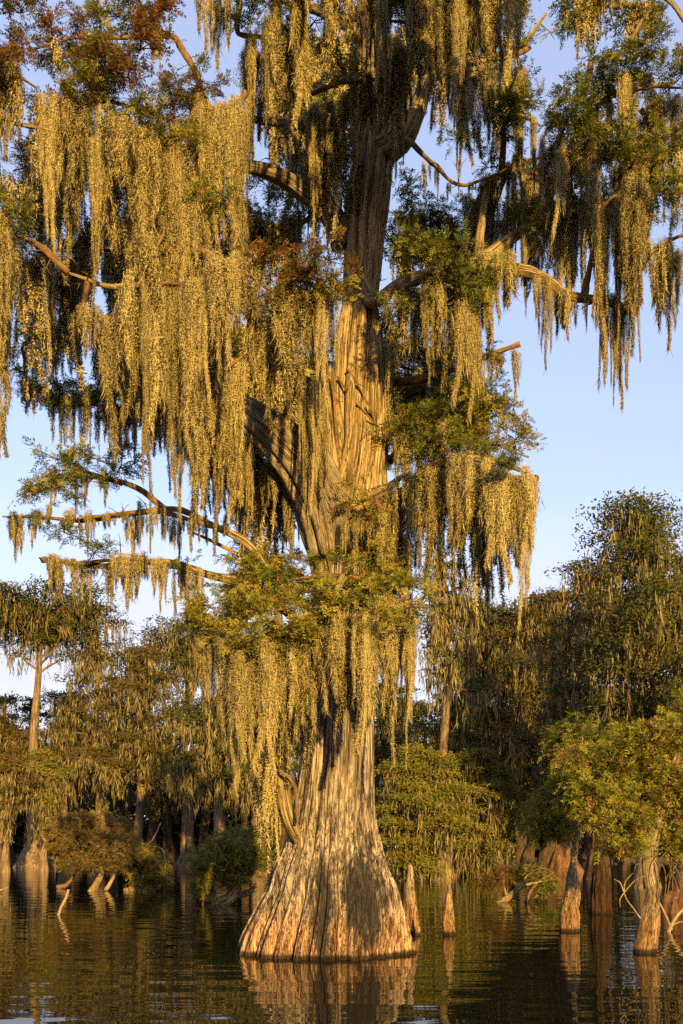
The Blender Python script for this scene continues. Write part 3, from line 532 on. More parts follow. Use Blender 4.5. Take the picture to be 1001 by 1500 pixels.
# rows of moss and leaves: words, points, beards, shortest, longest, width, leaf clusters, leaf kind, separate?
ROWS = [
 ("under the leafy top left bough at the left edge", [(-50, 120, 15.2), (10, 105, 15.2), (55, 130, 15.4)], 6, 130, 240, 1.2, 7, 'rust', 1),
 ("under the rusty top left bough below the sky", [(60, 175, 15.6), (130, 150, 15.5), (200, 160, 15.6), (262, 185, 15.8)], 7, 130, 260, 1.2, 16, 'rust', 1),
 ("in the broad curtain under the rusty left bough", [(130, 240, 15.2), (180, 215, 15.0), (240, 210, 15.1), (262, 235, 15.3)], 6, 150, 260, 1.5, 4, 'olive', 1),
 ("under the lit slanting branch on the left", [(292, 262, 15.8), (262, 305, 15.3), (236, 350, 15.1), (205, 400, 15.0)], 8, 130, 260, 1.5, 0, 'green', 1),
 ("under the broken stub in the sky gap", [(288, 140, 15.6), (302, 160, 15.6), (318, 185, 15.6)], 4, 240, 350, 1.2, 2, 'rust', 1),
 ("in the narrow rope right of the broken stub", [(338, 165, 15.8), (358, 140, 15.8)], 2, 220, 300, 0.9, 0, 'green', 1),
 ("at the left edge of the photo", [(-20, 350, 14.8), (2, 330, 14.8), (26, 345, 14.9)], 4, 250, 360, 1.3, 1, 'olive', 1),
 ("under the low left tier above dark needles", [(125, 455, 15.6), (175, 470, 15.4), (215, 462, 15.4)], 4, 90, 200, 1.2, 0, 'green', 1),
 ("in the long left centre curtain", [(200, 420, 14.9), (250, 415, 14.8), (300, 420, 14.8), (345, 400, 15)], 8, 230, 400, 1.25, 0, 'green', 1),
 ("under the leafy clump left of the stem", [(350, 395, 15.3), (395, 425, 15.2), (440, 440, 15.3), (485, 435, 15.6)], 8, 110, 190, 1.5, 12, 'rust', 1),
 ("in the upper left curtain beside the rope", [(200, 330, 15.6), (245, 335, 15.5), (330, 340, 15.9), (355, 330, 15.9)], 5, 150, 280, 1.3, 4, 'green', 1),
 ("in the curtain over the big curving limb", [(215, 540, 15.6), (270, 530, 15.4), (320, 545, 15.4), (358, 520, 15.5)], 8, 110, 240, 1.3, 0, 'green', 1),
 ("under the big curving limb on the left", [(330, 640, 17.7), (360, 650, 17.5), (395, 690, 17.4), (425, 735, 17.3)], 6, 60, 150, 1.3, 0, 'green', 1),
 ("in front of the bright stem's fork", [(438, 560, 16.2), (450, 555, 16.2), (462, 560, 16.4)], 3, 100, 200, 0.8, 0, 'green', 1),
 ("at the top left of the middle crown", [(300, -25, 15.6), (325, -18, 15.6), (350, -15, 15.7)], 3, 70, 120, 1.3, 2, 'olive', 1),
 ("under the top bough left of the stem", [(350, 50, 16.2), (390, 55, 16.1), (440, 60, 16.3)], 5, 90, 170, 1.3, 5, 'green', 1),
 ("in the sunlit top curtain", [(395, -30, 15.6), (460, -20, 15.4), (530, -30, 15.3), (600, -20, 15.3), (680, -25, 15.4), (730, -10, 15.6)], 13, 90, 190, 1.4, 16, 'olive', 1),
 ("in the second tier of the top curtain", [(560, 30, 15.9), (610, 35, 15.8), (665, 30, 15.9)], 5, 90, 150, 1.3, 5, 'green', 1),
 ("in the shaded curtain around the upper stem", [(450, 140, 16.8), (500, 125, 16.6), (560, 115, 16.6), (600, 125, 16.9)], 8, 90, 180, 1.3, 3, 'green', 1),
 ("under the top right of the middle crown", [(650, 110, 17.2), (690, 95, 17), (740, 85, 17), (775, 70, 17)], 6, 90, 190, 1.0, 6, 'green', 1),
 ("on the drooping bough in the sky gap", [(610, 215, 17.4), (640, 245, 17.3), (670, 272, 17.2), (710, 262, 17.2), (760, 238, 17.3)], 6, 25, 70, 0.9, 2, 'green', 1),
 ("under the top right crown near the edge", [(855, 150, 17), (900, 135, 16.8), (950, 128, 16.6), (1010, 130, 16.6)], 7, 90, 150, 1.1, 13, 'green', 1),
 ("under the leafy shoulder of the right crown", [(800, 228, 16.8), (845, 225, 16.6), (890, 225, 16.5), (930, 250, 16.5)], 7, 80, 150, 1.3, 14, 'green', 1),
 ("in the longest right curtain beside blue sky", [(888, 300, 16.2), (915, 288, 16.1), (942, 300, 16.2)], 5, 170, 240, 1.2, 0, 'olive', 1),
 ("under the small tuft at the right gap", [(740, 180, 17.2), (770, 172, 17.2), (792, 185, 17.2)], 3, 50, 100, 1.0, 4, 'olive', 1),
 ("in the shaded part of the right crown", [(695, 300, 18), (720, 260, 18), (760, 250, 18), (800, 262, 18)], 6, 100, 180, 1.2, 3, 'green', 1),
 ("in the middle of the right crown", [(760, 340, 17.2), (800, 325, 17.1), (845, 320, 17.1), (885, 330, 17.2)], 7, 80, 160, 1.2, 5, 'green', 1),
 ("in the drape where the lit right limb starts", [(690, 385, 16.5), (715, 378, 16.4), (745, 388, 16.5)], 5, 80, 130, 1.5, 0, 'olive', 1),
 ("under the bare lit limb on the right", [(775, 405, 17), (810, 420, 17), (850, 438, 17), (900, 446, 17), (935, 456, 17)], 9, 60, 150, 0.9, 0, 'green', 1),
 ("at the far right edge above open sky", [(955, 370, 16.2), (985, 350, 16.1), (1015, 340, 16)], 4, 100, 150, 1.2, 3, 'olive', 1),
 ("under the leafy clump right of the stem", [(588, 420, 16.4), (630, 410, 16.2), (670, 420, 16.2), (695, 440, 16.4)], 7, 110, 190, 1.4, 14, 'green', 1),
 ("on the thin bare branch pointing into sky", [(690, 532, 17.1), (725, 518, 17.0), (762, 504, 16.9)], 4, 45, 80, 1.0, 1, 'green', 1),
 ("in the big curtain under the green right bough", [(615, 690, 16.6), (660, 680, 16.3), (710, 685, 16.1), (755, 700, 16.1), (780, 715, 16.2)], 10, 130, 230, 1.2, 6, 'green', 1),
 ("under the twigs right of the fork", [(565, 735, 17.4), (600, 715, 17.2), (640, 690, 17)], 5, 70, 150, 1.1, 0, 'olive', 1),
 ("between the fork and the green right bough", [(570, 645, 17.6), (610, 640, 17.3), (645, 636, 17)], 4, 60, 140, 1.1, 4, 'green', 1),
 ("at the left end of the low bough", [(292, 945, 16), (312, 930, 15.9), (335, 925, 15.9)], 4, 90, 150, 1.1, 5, 'olive', 1),
 ("in the pale left part of the low curtain", [(345, 955, 15.8), (380, 940, 15.6), (425, 930, 15.6)], 7, 150, 205, 1.4, 8, 'olive', 1),
 ("in the low curtain before the trunk", [(440, 925, 15.7), (475, 910, 15.4), (510, 905, 15.3), (550, 910, 15.5)], 9, 150, 205, 1.3, 10, 'olive', 1),
 ("in the low curtain's right part", [(552, 880, 15.9), (580, 885, 16), (604, 900, 16.2)], 6, 180, 245, 1.1, 3, 'olive', 1),
 ("over the crotch of the bright stem", [(500, 765, 17.0), (530, 755, 16.9), (560, 760, 17.1)], 4, 50, 100, 1.3, 1, 'olive', 1),
 ("along the upper bare left limb", [(10, 758, 17.0), (80, 757, 17.0), (150, 757, 17.0), (230, 752, 17.0), (330, 775, 17.0)], 26, 18, 62, 1.0, 3, 'green', 1),
 ("along the lower bare left limb", [(66, 820, 16.8), (130, 826, 16.8), (200, 820, 16.8), (300, 842, 16.8)], 24, 20, 75, 1.0, 3, 'green', 1),
 ("on the small dark crown above the bare limbs", [(70, 700, 17.5), (120, 692, 17.4), (180, 708, 17.4)], 5, 25, 60, 0.8, 8, 'green', 1),
 # shaded growth deeper in the crown, and unseen shading boughs overhead
 ('', [(30, 560, 20.8), (110, 590, 20.2), (200, 605, 19.8), (290, 600, 19.4), (340, 620, 19)], 26, 30, 90, 1.2, 34, 'green', 0),
 ('', [(40, 500, 20.5), (120, 480, 20), (220, 500, 19.6), (330, 520, 19)], 18, 60, 120, 1.2, 26, 'green', 0),
 ('', [(30, 390, 18.6), (120, 360, 18.2), (230, 380, 17.8), (340, 350, 17.4)], 18, 110, 220, 1.4, 12, 'green', 0),
 ('', [(20, 250, 17.8), (120, 230, 17.4), (230, 240, 17)], 12, 110, 190, 1.3, 14, 'rust', 0),
 ('', [(200, 520, 19), (280, 500, 19), (360, 480, 19.2), (440, 470, 19.4)], 16, 110, 230, 1.4, 6, 'green', 0),
 ('', [(350, 310, 19), (400, 330, 19), (450, 320, 19)], 9, 90, 150, 1.3, 12, 'green', 0),
 ('', [(300, 640, 18.4), (350, 660, 18.4), (400, 690, 18.5), (430, 720, 18.4)], 12, 100, 170, 1.3, 5, 'green', 0),
 ('', [(390, 90, 18.8), (460, 80, 18.8), (520, 60, 19)], 10, 110, 200, 1.3, 10, 'green', 0),
 ('', [(560, 60, 18.8), (640, 50, 18.8), (720, 40, 18.6)], 12, 90, 190, 1.3, 14, 'green', 0),
 ('', [(420, 200, 18.6), (470, 190, 18.8), (500, 200, 18.9)], 9, 110, 190, 1.3, 6, 'green', 0),
 ('', [(570, 360, 19.2), (620, 350, 19), (680, 340, 19)], 9, 70, 150, 1.2, 16, 'green', 0),
 ('', [(600, 560, 19), (650, 590, 18.8), (720, 600, 18.4)], 9, 70, 140, 1.2, 16, 'green', 0),
 ('', [(720, 330, 19), (800, 300, 19), (880, 300, 18.8), (960, 290, 18.6)], 15, 90, 180, 1.2, 14, 'green', 0),
 ('', [(720, 160, 19), (760, 150, 19)], 4, 50, 120, 1.0, 6, 'green', 0),
 ('', [(820, 30, 17.4), (880, 10, 17.2), (960, 10, 17)], 10, 30, 90, 1.0, 10, 'green', 0),
 ('', [(640, 720, 17.6), (700, 720, 17.4), (740, 730, 17.3)], 9, 90, 180, 1.2, 10, 'green', 0),
 ('', [(600, 640, 17.8), (660, 640, 17.2), (720, 650, 16.8), (775, 670, 16.6)], 0, 0, 0, 1, 20, 'olive', 0),
 ('', [(350, 880, 16.8), (420, 850, 16.6), (480, 845, 16.4), (560, 850, 16.8)], 0, 0, 0, 1, 20, 'olive', 0),
 ('', [(310, 920, 16.4), (370, 900, 16.2), (430, 890, 16)], 0, 0, 0, 1, 10, 'olive', 0),
 ('', [(340, 860, 19), (380, 830, 19), (420, 830, 19)], 8, 50, 110, 1.2, 10, 'green', 0),
 ('', [(385, 1010, 16.5), (420, 1010, 16.6), (450, 1000, 16.6)], 9, 70, 130, 1.2, 2, 'olive', 0),
 ('', [(384, 1120, 16.7), (400, 1115, 16.7)], 5, 90, 150, 1.1, 0, 'olive', 0),
 ('', [(40, 75, 15.6), (110, 55, 15.7), (180, 60, 15.8), (245, 50, 15.9)], 3, 20, 60, 1, 18, 'rust', 0),
 ('', [(540, 800, 18.6), (570, 790, 18.7), (600, 800, 18.8)], 6, 60, 120, 1.2, 0, 'olive', 0),
 ('', [(690, -440, 12), (770, -480, 11), (890, -470, 10.4)], 34, 120, 240, 1.6, 26, 'green', 0),  # this and the next two rows: unseen boughs, added to shade stem and crown
 ('', [(680, -350, 12), (760, -370, 11), (870, -350, 10.6)], 30, 100, 190, 1.6, 20, 'green', 0),
 ('', [(900, -330, 12.5), (1050, -300, 11.5), (1180, -260, 11.5)], 26, 80, 150, 1.6, 20, 'green', 0),
 ('', [(395, 140, 19.4), (440, 160, 19.4), (490, 180, 19.4)], 13, 110, 200, 1.4, 9, 'green', 0),
 ('', [(452, 180, 17.5), (480, 190, 17.3), (505, 195, 17.3)], 8, 80, 150, 1.2, 1, 'green', 0),
 ('', [(330, 560, 19.9), (400, 550, 19.9), (480, 560, 19.9)], 18, 120, 230, 1.5, 14, 'green', 0),
 ('', [(340, 700, 19.4), (400, 690, 19.4), (460, 690, 19.4)], 13, 70, 130, 1.4, 6, 'green', 0),
 ('', [(560, 520, 19.6), (600, 540, 19.6), (650, 550, 19.5)], 9, 70, 150, 1.3, 16, 'green', 0),
 ('', [(566, 470, 18.0), (572, 530, 17.9), (570, 600, 17.9)], 7, 60, 110, 0.9, 2, 'green', 0),
 ('', [(560, 780, 17.6), (575, 790, 17.5), (590, 800, 17.5)], 6, 60, 110, 1.0, 0, 'olive', 0),
 ('', [(940, 160, 17), (980, 240, 17), (1010, 300, 17)], 6, 60, 130, 1.2, 10, 'green', 0),
]
def along(q, t):
    L = np.linalg.norm(np.diff(q, axis=0), axis=1); c = np.concatenate([[0], np.cumsum(L)]); s = t * c[-1]
    i = min(len(L) - 1, int(np.searchsorted(c, s, side='right') - 1)); f = (s - c[i]) / L[i]
    return q[i] * (1 - f) + q[i + 1] * f
def ORD(b, n):
    w = ['leftmost', 'second', 'third', 'fourth', 'fifth', 'sixth', 'seventh', 'eighth', 'ninth', 'tenth', 'eleventh', 'twelfth', 'thirteenth']
    if n == 1: return 'the only one'
    if b == n - 1: return 'rightmost'
    if b == 0: return 'leftmost'
    return w[b] + ' from left' if b < n / 2 else w[n - 1 - b] + ' from right'
DEEP = Geo(); n_ind = 0
for ri, (words, pts, nb, l0, l1, ws, nf, kind, sepa) in enumerate(ROWS):
    rg = np.random.default_rng(900 + ri)
    q = np.array([P(*p) for p in pts]); Ym = float(np.mean(q[:, 1]))
    # the branch this row grows on, joined to the nearest limb
    dd = np.array([np.linalg.norm(SKP - e, axis=1).min() for e in (q[0], q[-1])])
    qq = q if dd[0] <= dd[1] else q[::-1]
    j = SKP[np.linalg.norm(SKP - qq[0], axis=1).argmin()]
    dj = np.linalg.norm(j - qq[0])
    pth = list(qq); rad = list(np.linspace(0.042, 0.014, len(qq)))
    if dj > 0.05: pth = [j, (j + qq[0]) / 2 + np.array([0, 0, 0.10 * dj])] + pth; rad = [0.06, 0.05] + rad
    g = Geo(); pa_, ra_ = tube(g, pth, rad, 7, 0.12, rg, 0.16, wob=0.02); twigs(g, rg, pa_, ra_, 3.0); g.build('branch', M['twig'], BIG, smooth=True)
    if nb:
        ls = rg.uniform(0, 1, nb) ** 1.6 * (l1 * 1.1 - l0 * 0.75) + l0 * 0.75
        if nb < 10 and nb > 1: ls[rg.integers(0, nb)] = l1
        imax = int(np.argmax(ls))
        for b in range(nb):
            t = np.clip((b + 0.5 + rg.uniform(-0.42, 0.42)) / nb, 0, 1)
            p = along(q, t) + np.array([0, rg.normal(0, 0.24), 0.03])
            L = ls[b] * Ym / F
            i = int(np.argmin([abs(math.log(L / x)) for x in BL])); v = int(rg.integers(0, 3))
            wv = rg.choice([0.6, 0.85, 1.1, 1.35]); sx = ws * wv * rg.uniform(0.9, 1.1) * (-1 if rg.uniform() < 0.5 else 1); sy = ws * wv * rg.uniform(0.8, 1.1); sz = L / BL[i]
            a = rg.uniform(-0.5, 0.5)
            if sepa:
                o = link('spanish_moss', BEARD[(i, v)], loc=p); o.scale = (sx, sy, sz); o.rotation_euler = (0, 0, a)
                size = 'longest' if b == imax else ('long' if L > 1.9 else 'short' if L < 0.9 else 'middling')
                tag(o, f"{size} moss beard, {ORD(b, nb)}, {words}", 'moss', 'moss beards ' + words)
                n_ind += 1
            else:
                m = np.array([[math.cos(a) * sx, -math.sin(a) * sy, 0], [math.sin(a) * sx, math.cos(a) * sy, 0], [0, 0, sz]])
                DEEP.addgeo(COARSE[(i, v)], m, p)
    for b in range(nf):
        p = along(q, rg.uniform(0, 1)) + np.array([rg.normal(0, 0.22), rg.normal(-0.35 if sepa else 0.0, 0.22), rg.normal(0.10, 0.2)])
        kk = kind if rg.uniform() < 0.75 else rg.choice(['green', 'olive'])
        o = link('leaf_cluster', CL[(str(kk), int(rg.integers(0, 5)))], BIG, loc=Vector(p) - BIG.location)
        s = rg.uniform(0.65, 1.15); o.scale = (s, s, s * rg.uniform(0.8, 1.1)); o.rotation_euler = (rg.normal(0, 0.25), rg.normal(0, 0.25), rg.uniform(0, 6.28))
o = DEEP.build('spanish_moss', M['moss'], kind='stuff'); tag(o, 'shaded moss deep inside the crown of the giant cypress and on unseen shading boughs', 'moss')
print('INDIVIDUAL MOSS', n_ind)

# ================================================================== TREES BEHIND
def far_moss(g, rng, p, L, w, n=14):
    L = L * 1.25
    t = rng.uniform(0, 1, n) ** 1.2
    p0 = p[None] + np.stack([rng.normal(0, 0.5, n) * w * (1 - 0.6 * t), rng.normal(0, 0.5, n) * w * (1 - 0.6 * t), -t * L], 1)
    d = unit(rng.normal(0, 0.14, (n, 3)) + np.array([0, 0, -1.0]))
    slivers(g, p0, d, rng.uniform(0.12, 0.28, n) * max(0.5, L), rng.uniform(0.5, 1.2, n) * w * 0.33, rng, 0.18, np.clip(rng.normal(0.5, 0.22, n), 0, 1), unit((p0 - p) * np.array([4, 4, 0]) / max(w, 0.05) + rng.normal(0, 0.5, (n, 3))))
def far_tree(label, px, by, top, tr, cs, cw, style='column', seed=0, leaf='far_green', moss=1.0, dens=1.0, flare=1.0, bark='far_bark', lean=0.0, ls=1.0, group=None, name='cypress_tree', limbs=22, base=None):
    """tr trunk half width in pixels, cs row where the crown starts, cw crown half width in pixels"""
    rng = np.random.default_rng(seed); limbs = int(limbs * (0.74 if style == 'column' and not base else 1))
    Y = base if base else wy(by); k = Y / F
    root = P(px, HY + F * CH / Y, Y); H = (HY + F * CH / Y - top) * k
    E = empty(name, root, label, 'tree', group)
    r0 = tr * k; zc = max(0.3, (HY + F * CH / Y - cs) * k)
    g = Geo()
    zs = np.array([-0.4, 0.0, 0.5, 1.2, 2.2, 0.3 * H, 0.5 * H, 0.75 * H, 0.93 * H]); zs = np.sort(zs)
    wobx = rng.normal(0, 0.012 * H, len(zs)) * (zs > 2); woby = rng.normal(0, 0.012 * H, len(zs)) * (zs > 2)
    pts = np.stack([root[0] + lean * zs + wobx, root[1] + woby, zs], 1)
    rad = r0 * (1 - 0.72 * np.clip(zs / H, 0, 1)) + flare * r0 * 1.3 * np.exp(-np.clip(zs, -0.4, None) / 1.1)
    fl = lobes(rng, 15, 0.5)
    tp, tr_ = tube(g, pts, rad, 44, 0.3, rng, 0.04, flute=fl, famp=lambda t, z: 0.06 + 0.22 * math.exp(-max(z, 0) / 2.0))
    ex = (Y / 18.0)
    cg = Geo(); mg = Geo(); W_ = cw * k
    for i in range(limbs):
        u = (i + rng.uniform(0, 1)) / limbs
        z = zc + (H * 0.94 - zc) * (u if style != 'umbrella' else u ** 0.55)
        az = i * 2.4 + rng.normal(0, 0.4)
        if style == 'umbrella': ln = W_ * (0.55 + 0.45 * rng.uniform()) * (1.0 if u > 0.35 else 0.8); rise = (H - z) * rng.uniform(0.5, 0.9)
        elif style == 'bush': ln = W_ * math.sqrt(max(0.05, 1 - (2 * u - 1) ** 2)) * rng.uniform(0.7, 1.1); rise = rng.uniform(-0.1, 0.35) * ln
        else: ln = W_ * (1 - 0.55 * u ** 1.5) * rng.choice([0.45, 0.75, 1.0, 1.2]) * rng.uniform(0.9, 1.1); rise = rng.uniform(-0.02, 0.16) * ln
        j = int(np.argmin(abs(tp[:, 2] - z))); a = tp[j]
        dx, dy = math.cos(az), math.sin(az)
        m1 = a + np.array([dx * ln * 0.45, dy * ln * 0.45, rise * 0.35 + rng.normal(0, 0.05 * ln)]); e = a + np.array([dx * ln, dy * ln, rise])
        m1[0] += rng.normal(0, 0.06 * ln)
        rb = max(tr_[j] * 0.42, 0.03)
        q, _ = tube(g, [a, m1, e], [rb, rb * 0.65, rb * 0.15], 6, 0.5, rng, 0.05, wob=0.03)
        for s in range(3):
            tt = (0.45, 0.72, 1.0)[s] + rng.normal(0, 0.05)
            c = q[min(len(q) - 1, int(tt * (len(q) - 1)))] + np.array([rng.normal(0, 0.08), rng.normal(0, 0.08), 0.05]) * ln
            pr = min(W_ * 0.33, 1.9) * rng.uniform(0.55, 1.1)
            n = int(105 * dens * (pr / 0.9) ** 1.6 / ls ** 2) + 12
            rr = np.sqrt(rng.uniform(0, 1, n)) * pr; aa = rng.uniform(0, 6.28, n)
            bump = 1 + 0.35 * np.sin(aa * 3 + rng.uniform(0, 6)) + 0.2 * np.sin(aa * 7)
            o = c[None] + np.stack([rr * bump * np.cos(aa), rr * bump * np.sin(aa), rng.normal(0, 0.17 if style == 'bush' else 0.14, n) * pr + 0.12 * pr - (0.3 if style == 'bush' else 0.2) * (rr / pr) ** 2 * pr], 1)
            d = unit(rng.normal(0, 1, (n, 3)) * np.array([1, 1, 0.55]))
            slivers(cg, o, d, rng.uniform(0.09, 0.19, n) * ls, rng.uniform(0.07, 0.15, n) * ls, rng, 0.5, np.clip(rng.normal(0.5, 0.2, n) + 0.15 * math.sin(i * 3 + s), 0, 1), unit((o - c) / pr + np.array([0, 0, 0.5])))
            for b in range(int(3.8 * moss * max(0.6, pr))):
                aa = rng.uniform(0, 6.28); rr = rng.uniform(0, 1) * pr
                far_moss(mg, rng, c + np.array([rr * math.cos(aa), rr * math.sin(aa), -0.08]), rng.uniform(0.5, 1.9) * rng.uniform(0.5, 1.1), rng.uniform(0.12, 0.3), 16)
        if moss > 0:
            for b in range(int(3 * moss)):
                far_moss(mg, rng, q[rng.integers(1, len(q))], rng.uniform(0.4, 1.7), rng.uniform(0.12, 0.28), 16)
    g.build('trunk', M[bark], E, smooth=False)
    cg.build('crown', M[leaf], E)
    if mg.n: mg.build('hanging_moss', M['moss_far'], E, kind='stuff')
    return E

FT = far_tree
FT('tall flat topped cypress with straight sunlit trunk at the left edge', 46, 1271, 872, 9.5, 1000, 118, 'umbrella', 1, 'far_green', 1.1, 1.3, 1.3, limbs=28, lean=0.03)
FT('mossy cypress with a broken top just right of the flat topped one', 140, 1270, 888, 7, 1120, 66, 'column', 2, 'far_brown', 2.4, 0.8, limbs=30)
FT('spreading cypress with open flat sprays, right of the mossy pair on the left', 277, 1269, 915, 9, 1080, 78, 'umbrella', 3, 'far_green', 1.3, 0.9, limbs=22)
FT('dense mossy cypress between the two tall ones on the left', 208, 1272, 930, 7, 1150, 84, 'column', 4, 'far_brown', 2.2, 1.1, limbs=34)
FT('low reddish tree cut by the left edge under the flat topped cypress', -4, 1270, 1035, 6, 1180, 70, 'column', 5, 'far_brown', 1.2, 1.2, limbs=26)
FT('shaded cypress hung with pale moss close left of the giant trunk', 318, 1276, 1010, 10, 1160, 92, 'column', 6, 'far_green', 3.0, 1.2, limbs=34)
FT('dark mossy cypress half hidden behind the giant trunk on its left', 380, 1268, 960, 9, 1160, 74, 'column', 7, 'far_green', 2.0, 1.1, limbs=30)
FT('slim mossy cypress behind the brown bush on the left', 96, 1266, 1000, 6, 1160, 62, 'column', 8, 'far_brown', 2.2, 1.1, limbs=30)
FT('forked cypress with pale open limbs right of the giant trunk', 652, 1284, 775, 8, 1010, 70, 'column', 9, 'far_green', 2.4, 0.45, 1.2, limbs=22)
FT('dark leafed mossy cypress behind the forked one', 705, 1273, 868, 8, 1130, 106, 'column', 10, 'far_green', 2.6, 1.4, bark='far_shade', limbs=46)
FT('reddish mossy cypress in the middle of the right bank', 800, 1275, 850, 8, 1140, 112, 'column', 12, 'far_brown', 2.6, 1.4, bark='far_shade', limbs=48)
FT('tallest cypress on the right, with open tiers against the sky', 946, 1300, 712, 10, 1080, 150, 'column', 13, 'far_green', 0.9, 0.7, limbs=50, ls=0.7)
FT('shaded cypress at the right edge below the tallest one', 1010, 1296, 820, 12, 1150, 130, 'column', 14, 'far_green', 1.5, 1.2, limbs=34, ls=0.8)
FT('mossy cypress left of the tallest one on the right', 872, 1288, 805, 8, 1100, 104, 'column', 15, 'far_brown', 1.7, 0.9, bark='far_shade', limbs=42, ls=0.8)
FT('cypress with a red fluted foot standing clear of the right bank', 826, 1281, 985, 11, 1200, 62, 'column', 16, 'far_brown', 2.0, 1.1, 1.5, 'far_red', limbs=28)
FT('cypress with a wide red foot right of the giant trunk', 668, 1281, 1010, 11, 1185, 60, 'column', 17, 'far_green', 1.5, 1.0, 1.5, 'far_red', limbs=28)
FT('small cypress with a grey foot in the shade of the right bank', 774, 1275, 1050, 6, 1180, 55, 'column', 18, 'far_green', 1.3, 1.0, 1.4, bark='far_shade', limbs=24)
FT('small cypress with a reddish foot between two larger ones', 710, 1272, 1060, 7, 1180, 50, 'column', 19, 'far_brown', 1.3, 1.0, 1.4, 'far_red', limbs=24)
FT('yellow green low tree against the right side of the giant trunk', 612, 1290, 1085, 6, 1285, 74, 'bush', 20, 'far_olive', 0.9, 2.2, 0.8, limbs=34, ls=0.62)
FT('yellow green drooping tree on the bank right of the giant trunk', 700, 1284, 1095, 6, 1270, 72, 'bush', 21, 'far_olive', 1.6, 1.9, 0.8, limbs=32, ls=0.65)
FT('low mossy olive tree hiding the middle of the flat topped cypress trunk', 64, 1276, 1090, 4, 1178, 42, 'bush', 22, 'far_olive', 1.3, 1.2, 0.8, limbs=24, ls=0.8)
FT('low olive tree at the left edge by the water', 8, 1278, 1100, 4, 1190, 40, 'bush', 23, 'far_brown', 1.0, 1.2, 0.8, limbs=24, ls=0.8)
FT('shaded cypress filling the gap just right of the giant trunk', 574, 1271, 985, 7, 1150, 58, 'column', 24, 'far_green', 1.8, 1.2, limbs=36)
# the wood behind
NTH = 'first second third fourth fifth sixth seventh eighth ninth tenth eleventh twelfth thirteenth fourteenth fifteenth sixteenth seventeenth eighteenth nineteenth twentieth twenty-first twenty-second'.split()
for i in range(22):
    px = -40 + i * 50 + rs.uniform(-14, 14); Y = rs.uniform(92, 122)
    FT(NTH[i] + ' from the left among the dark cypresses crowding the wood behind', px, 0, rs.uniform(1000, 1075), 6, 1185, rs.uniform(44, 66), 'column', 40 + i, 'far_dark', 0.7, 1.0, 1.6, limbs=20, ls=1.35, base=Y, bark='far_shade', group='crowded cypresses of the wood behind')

def wood():
    rng = np.random.default_rng(77); g = Geo(); n = 80000
    x = rng.uniform(-75, 75, n); y = rng.uniform(126, 142, n)
    top = 13 + 2.5 * np.sin(x * 0.13) + 1.7 * np.sin(x * 0.41 + 1) + rng.normal(0, 0.8, n)
    z = rng.uniform(0, 1, n) ** 1.3 * top
    slivers(g, np.stack([x, y, z], 1), unit(rng.normal(0, 1, (n, 3))), rng.uniform(0.4, 0.9, n), rng.uniform(0.35, 0.7, n), rng, 0.5, rng.uniform(0.1, 0.8, n))
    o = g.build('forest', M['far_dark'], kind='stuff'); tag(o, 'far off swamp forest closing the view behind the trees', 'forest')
wood()

# ================================================================== BUSHES, KNEES, LOGS
SM = {}
for i in range(4):
    for key in ('olive', 'green', 'rust', 'brown', 'bright'):
        big = key == 'bright'
        SM[(key, i)] = leaf_cluster_geo(700 + i, n=70 if not big else 34, rad=0.45 if not big else 0.36, flat=0.8, pairs=5 if not big else 5, ll=0.07 if not big else 0.10, lw=0.02 if not big else 0.026,
                                        sl=(0.12, 0.22) if not big else (0.16, 0.28), droop=0.45, base_tint=0.5).mesh('leaf_spray', M[key])
def bush(label, foot, blobs, n, kind, sc, seed, stems, mat='twig', name='bush', cat='bush', foot_geo=None):
    "blobs: px, py, Y, rx, ry in pixels; stems: lists of (px, py, Y) with radii"
    rg = np.random.default_rng(seed)
    E = empty(name, P(*foot), label, cat)
    for pts, rad, mt in stems:
        g = Geo(); q = [P(*p) for p in pts]; tube(g, q, [r * p[2] / F for r, p in zip(rad, pts)], 12, 0.1, rg, 0.07, wob=0.02); g.build('stem', M[mt], E, smooth=True)
    w = np.array([b[3] * b[4] for b in blobs], float); w /= w.sum()
    for i in range(n):
        b = blobs[rg.choice(len(blobs), p=w)]
        u = unit(rg.normal(0, 1, 3)) * rg.uniform(0.35, 1) ** 0.5
        p = P(b[0] + u[0] * b[3], b[1] + u[2] * b[4], b[2]) + np.array([0, u[1] * b[3] * b[2] / F, 0])
        if p[2] < 0.15: p[2] = 0.15 + rg.uniform(0, 0.2)
        kk = kind if rg.uniform() < (0.85 if kind != 'green' else 0.5) else rg.choice(['olive', 'brown'])
        o = link('leaf_spray', SM[(str(kk), int(rg.integers(0, 4)))], E, loc=Vector(p) - E.location)
        s = sc * rg.uniform(0.75, 1.2); o.scale = (s, s, s); o.rotation_euler = (rg.normal(0, 0.3), rg.normal(0, 0.3), rg.uniform(0, 6.28))
    return E
Yb = wy(1305)
bush('brown leaved bush leaning over two short stumps on the left', (135, 1305, Yb), [(125, 1240, Yb, 52, 36), (170, 1250, Yb - 1, 40, 30), (100, 1215, Yb + 1, 40, 26), (150, 1210, Yb + 1, 45, 24)], 95, 'brown', 1.15, 31,
     [([(134, 1308, Yb), (143, 1292, Yb), (150, 1270, Yb), (140, 1235, Yb)], [7, 5, 3, 1.5], 'bark'), ([(155, 1304, Yb), (163, 1292, Yb), (175, 1265, Yb), (190, 1235, Yb)], [3, 3, 2, 1], 'dead'), ([(84, 1300, Yb + 2), (98, 1296, Yb + 2), (110, 1280, Yb + 2), (118, 1255, Yb + 1)], [4, 3, 2, 1.5], 'twig')])
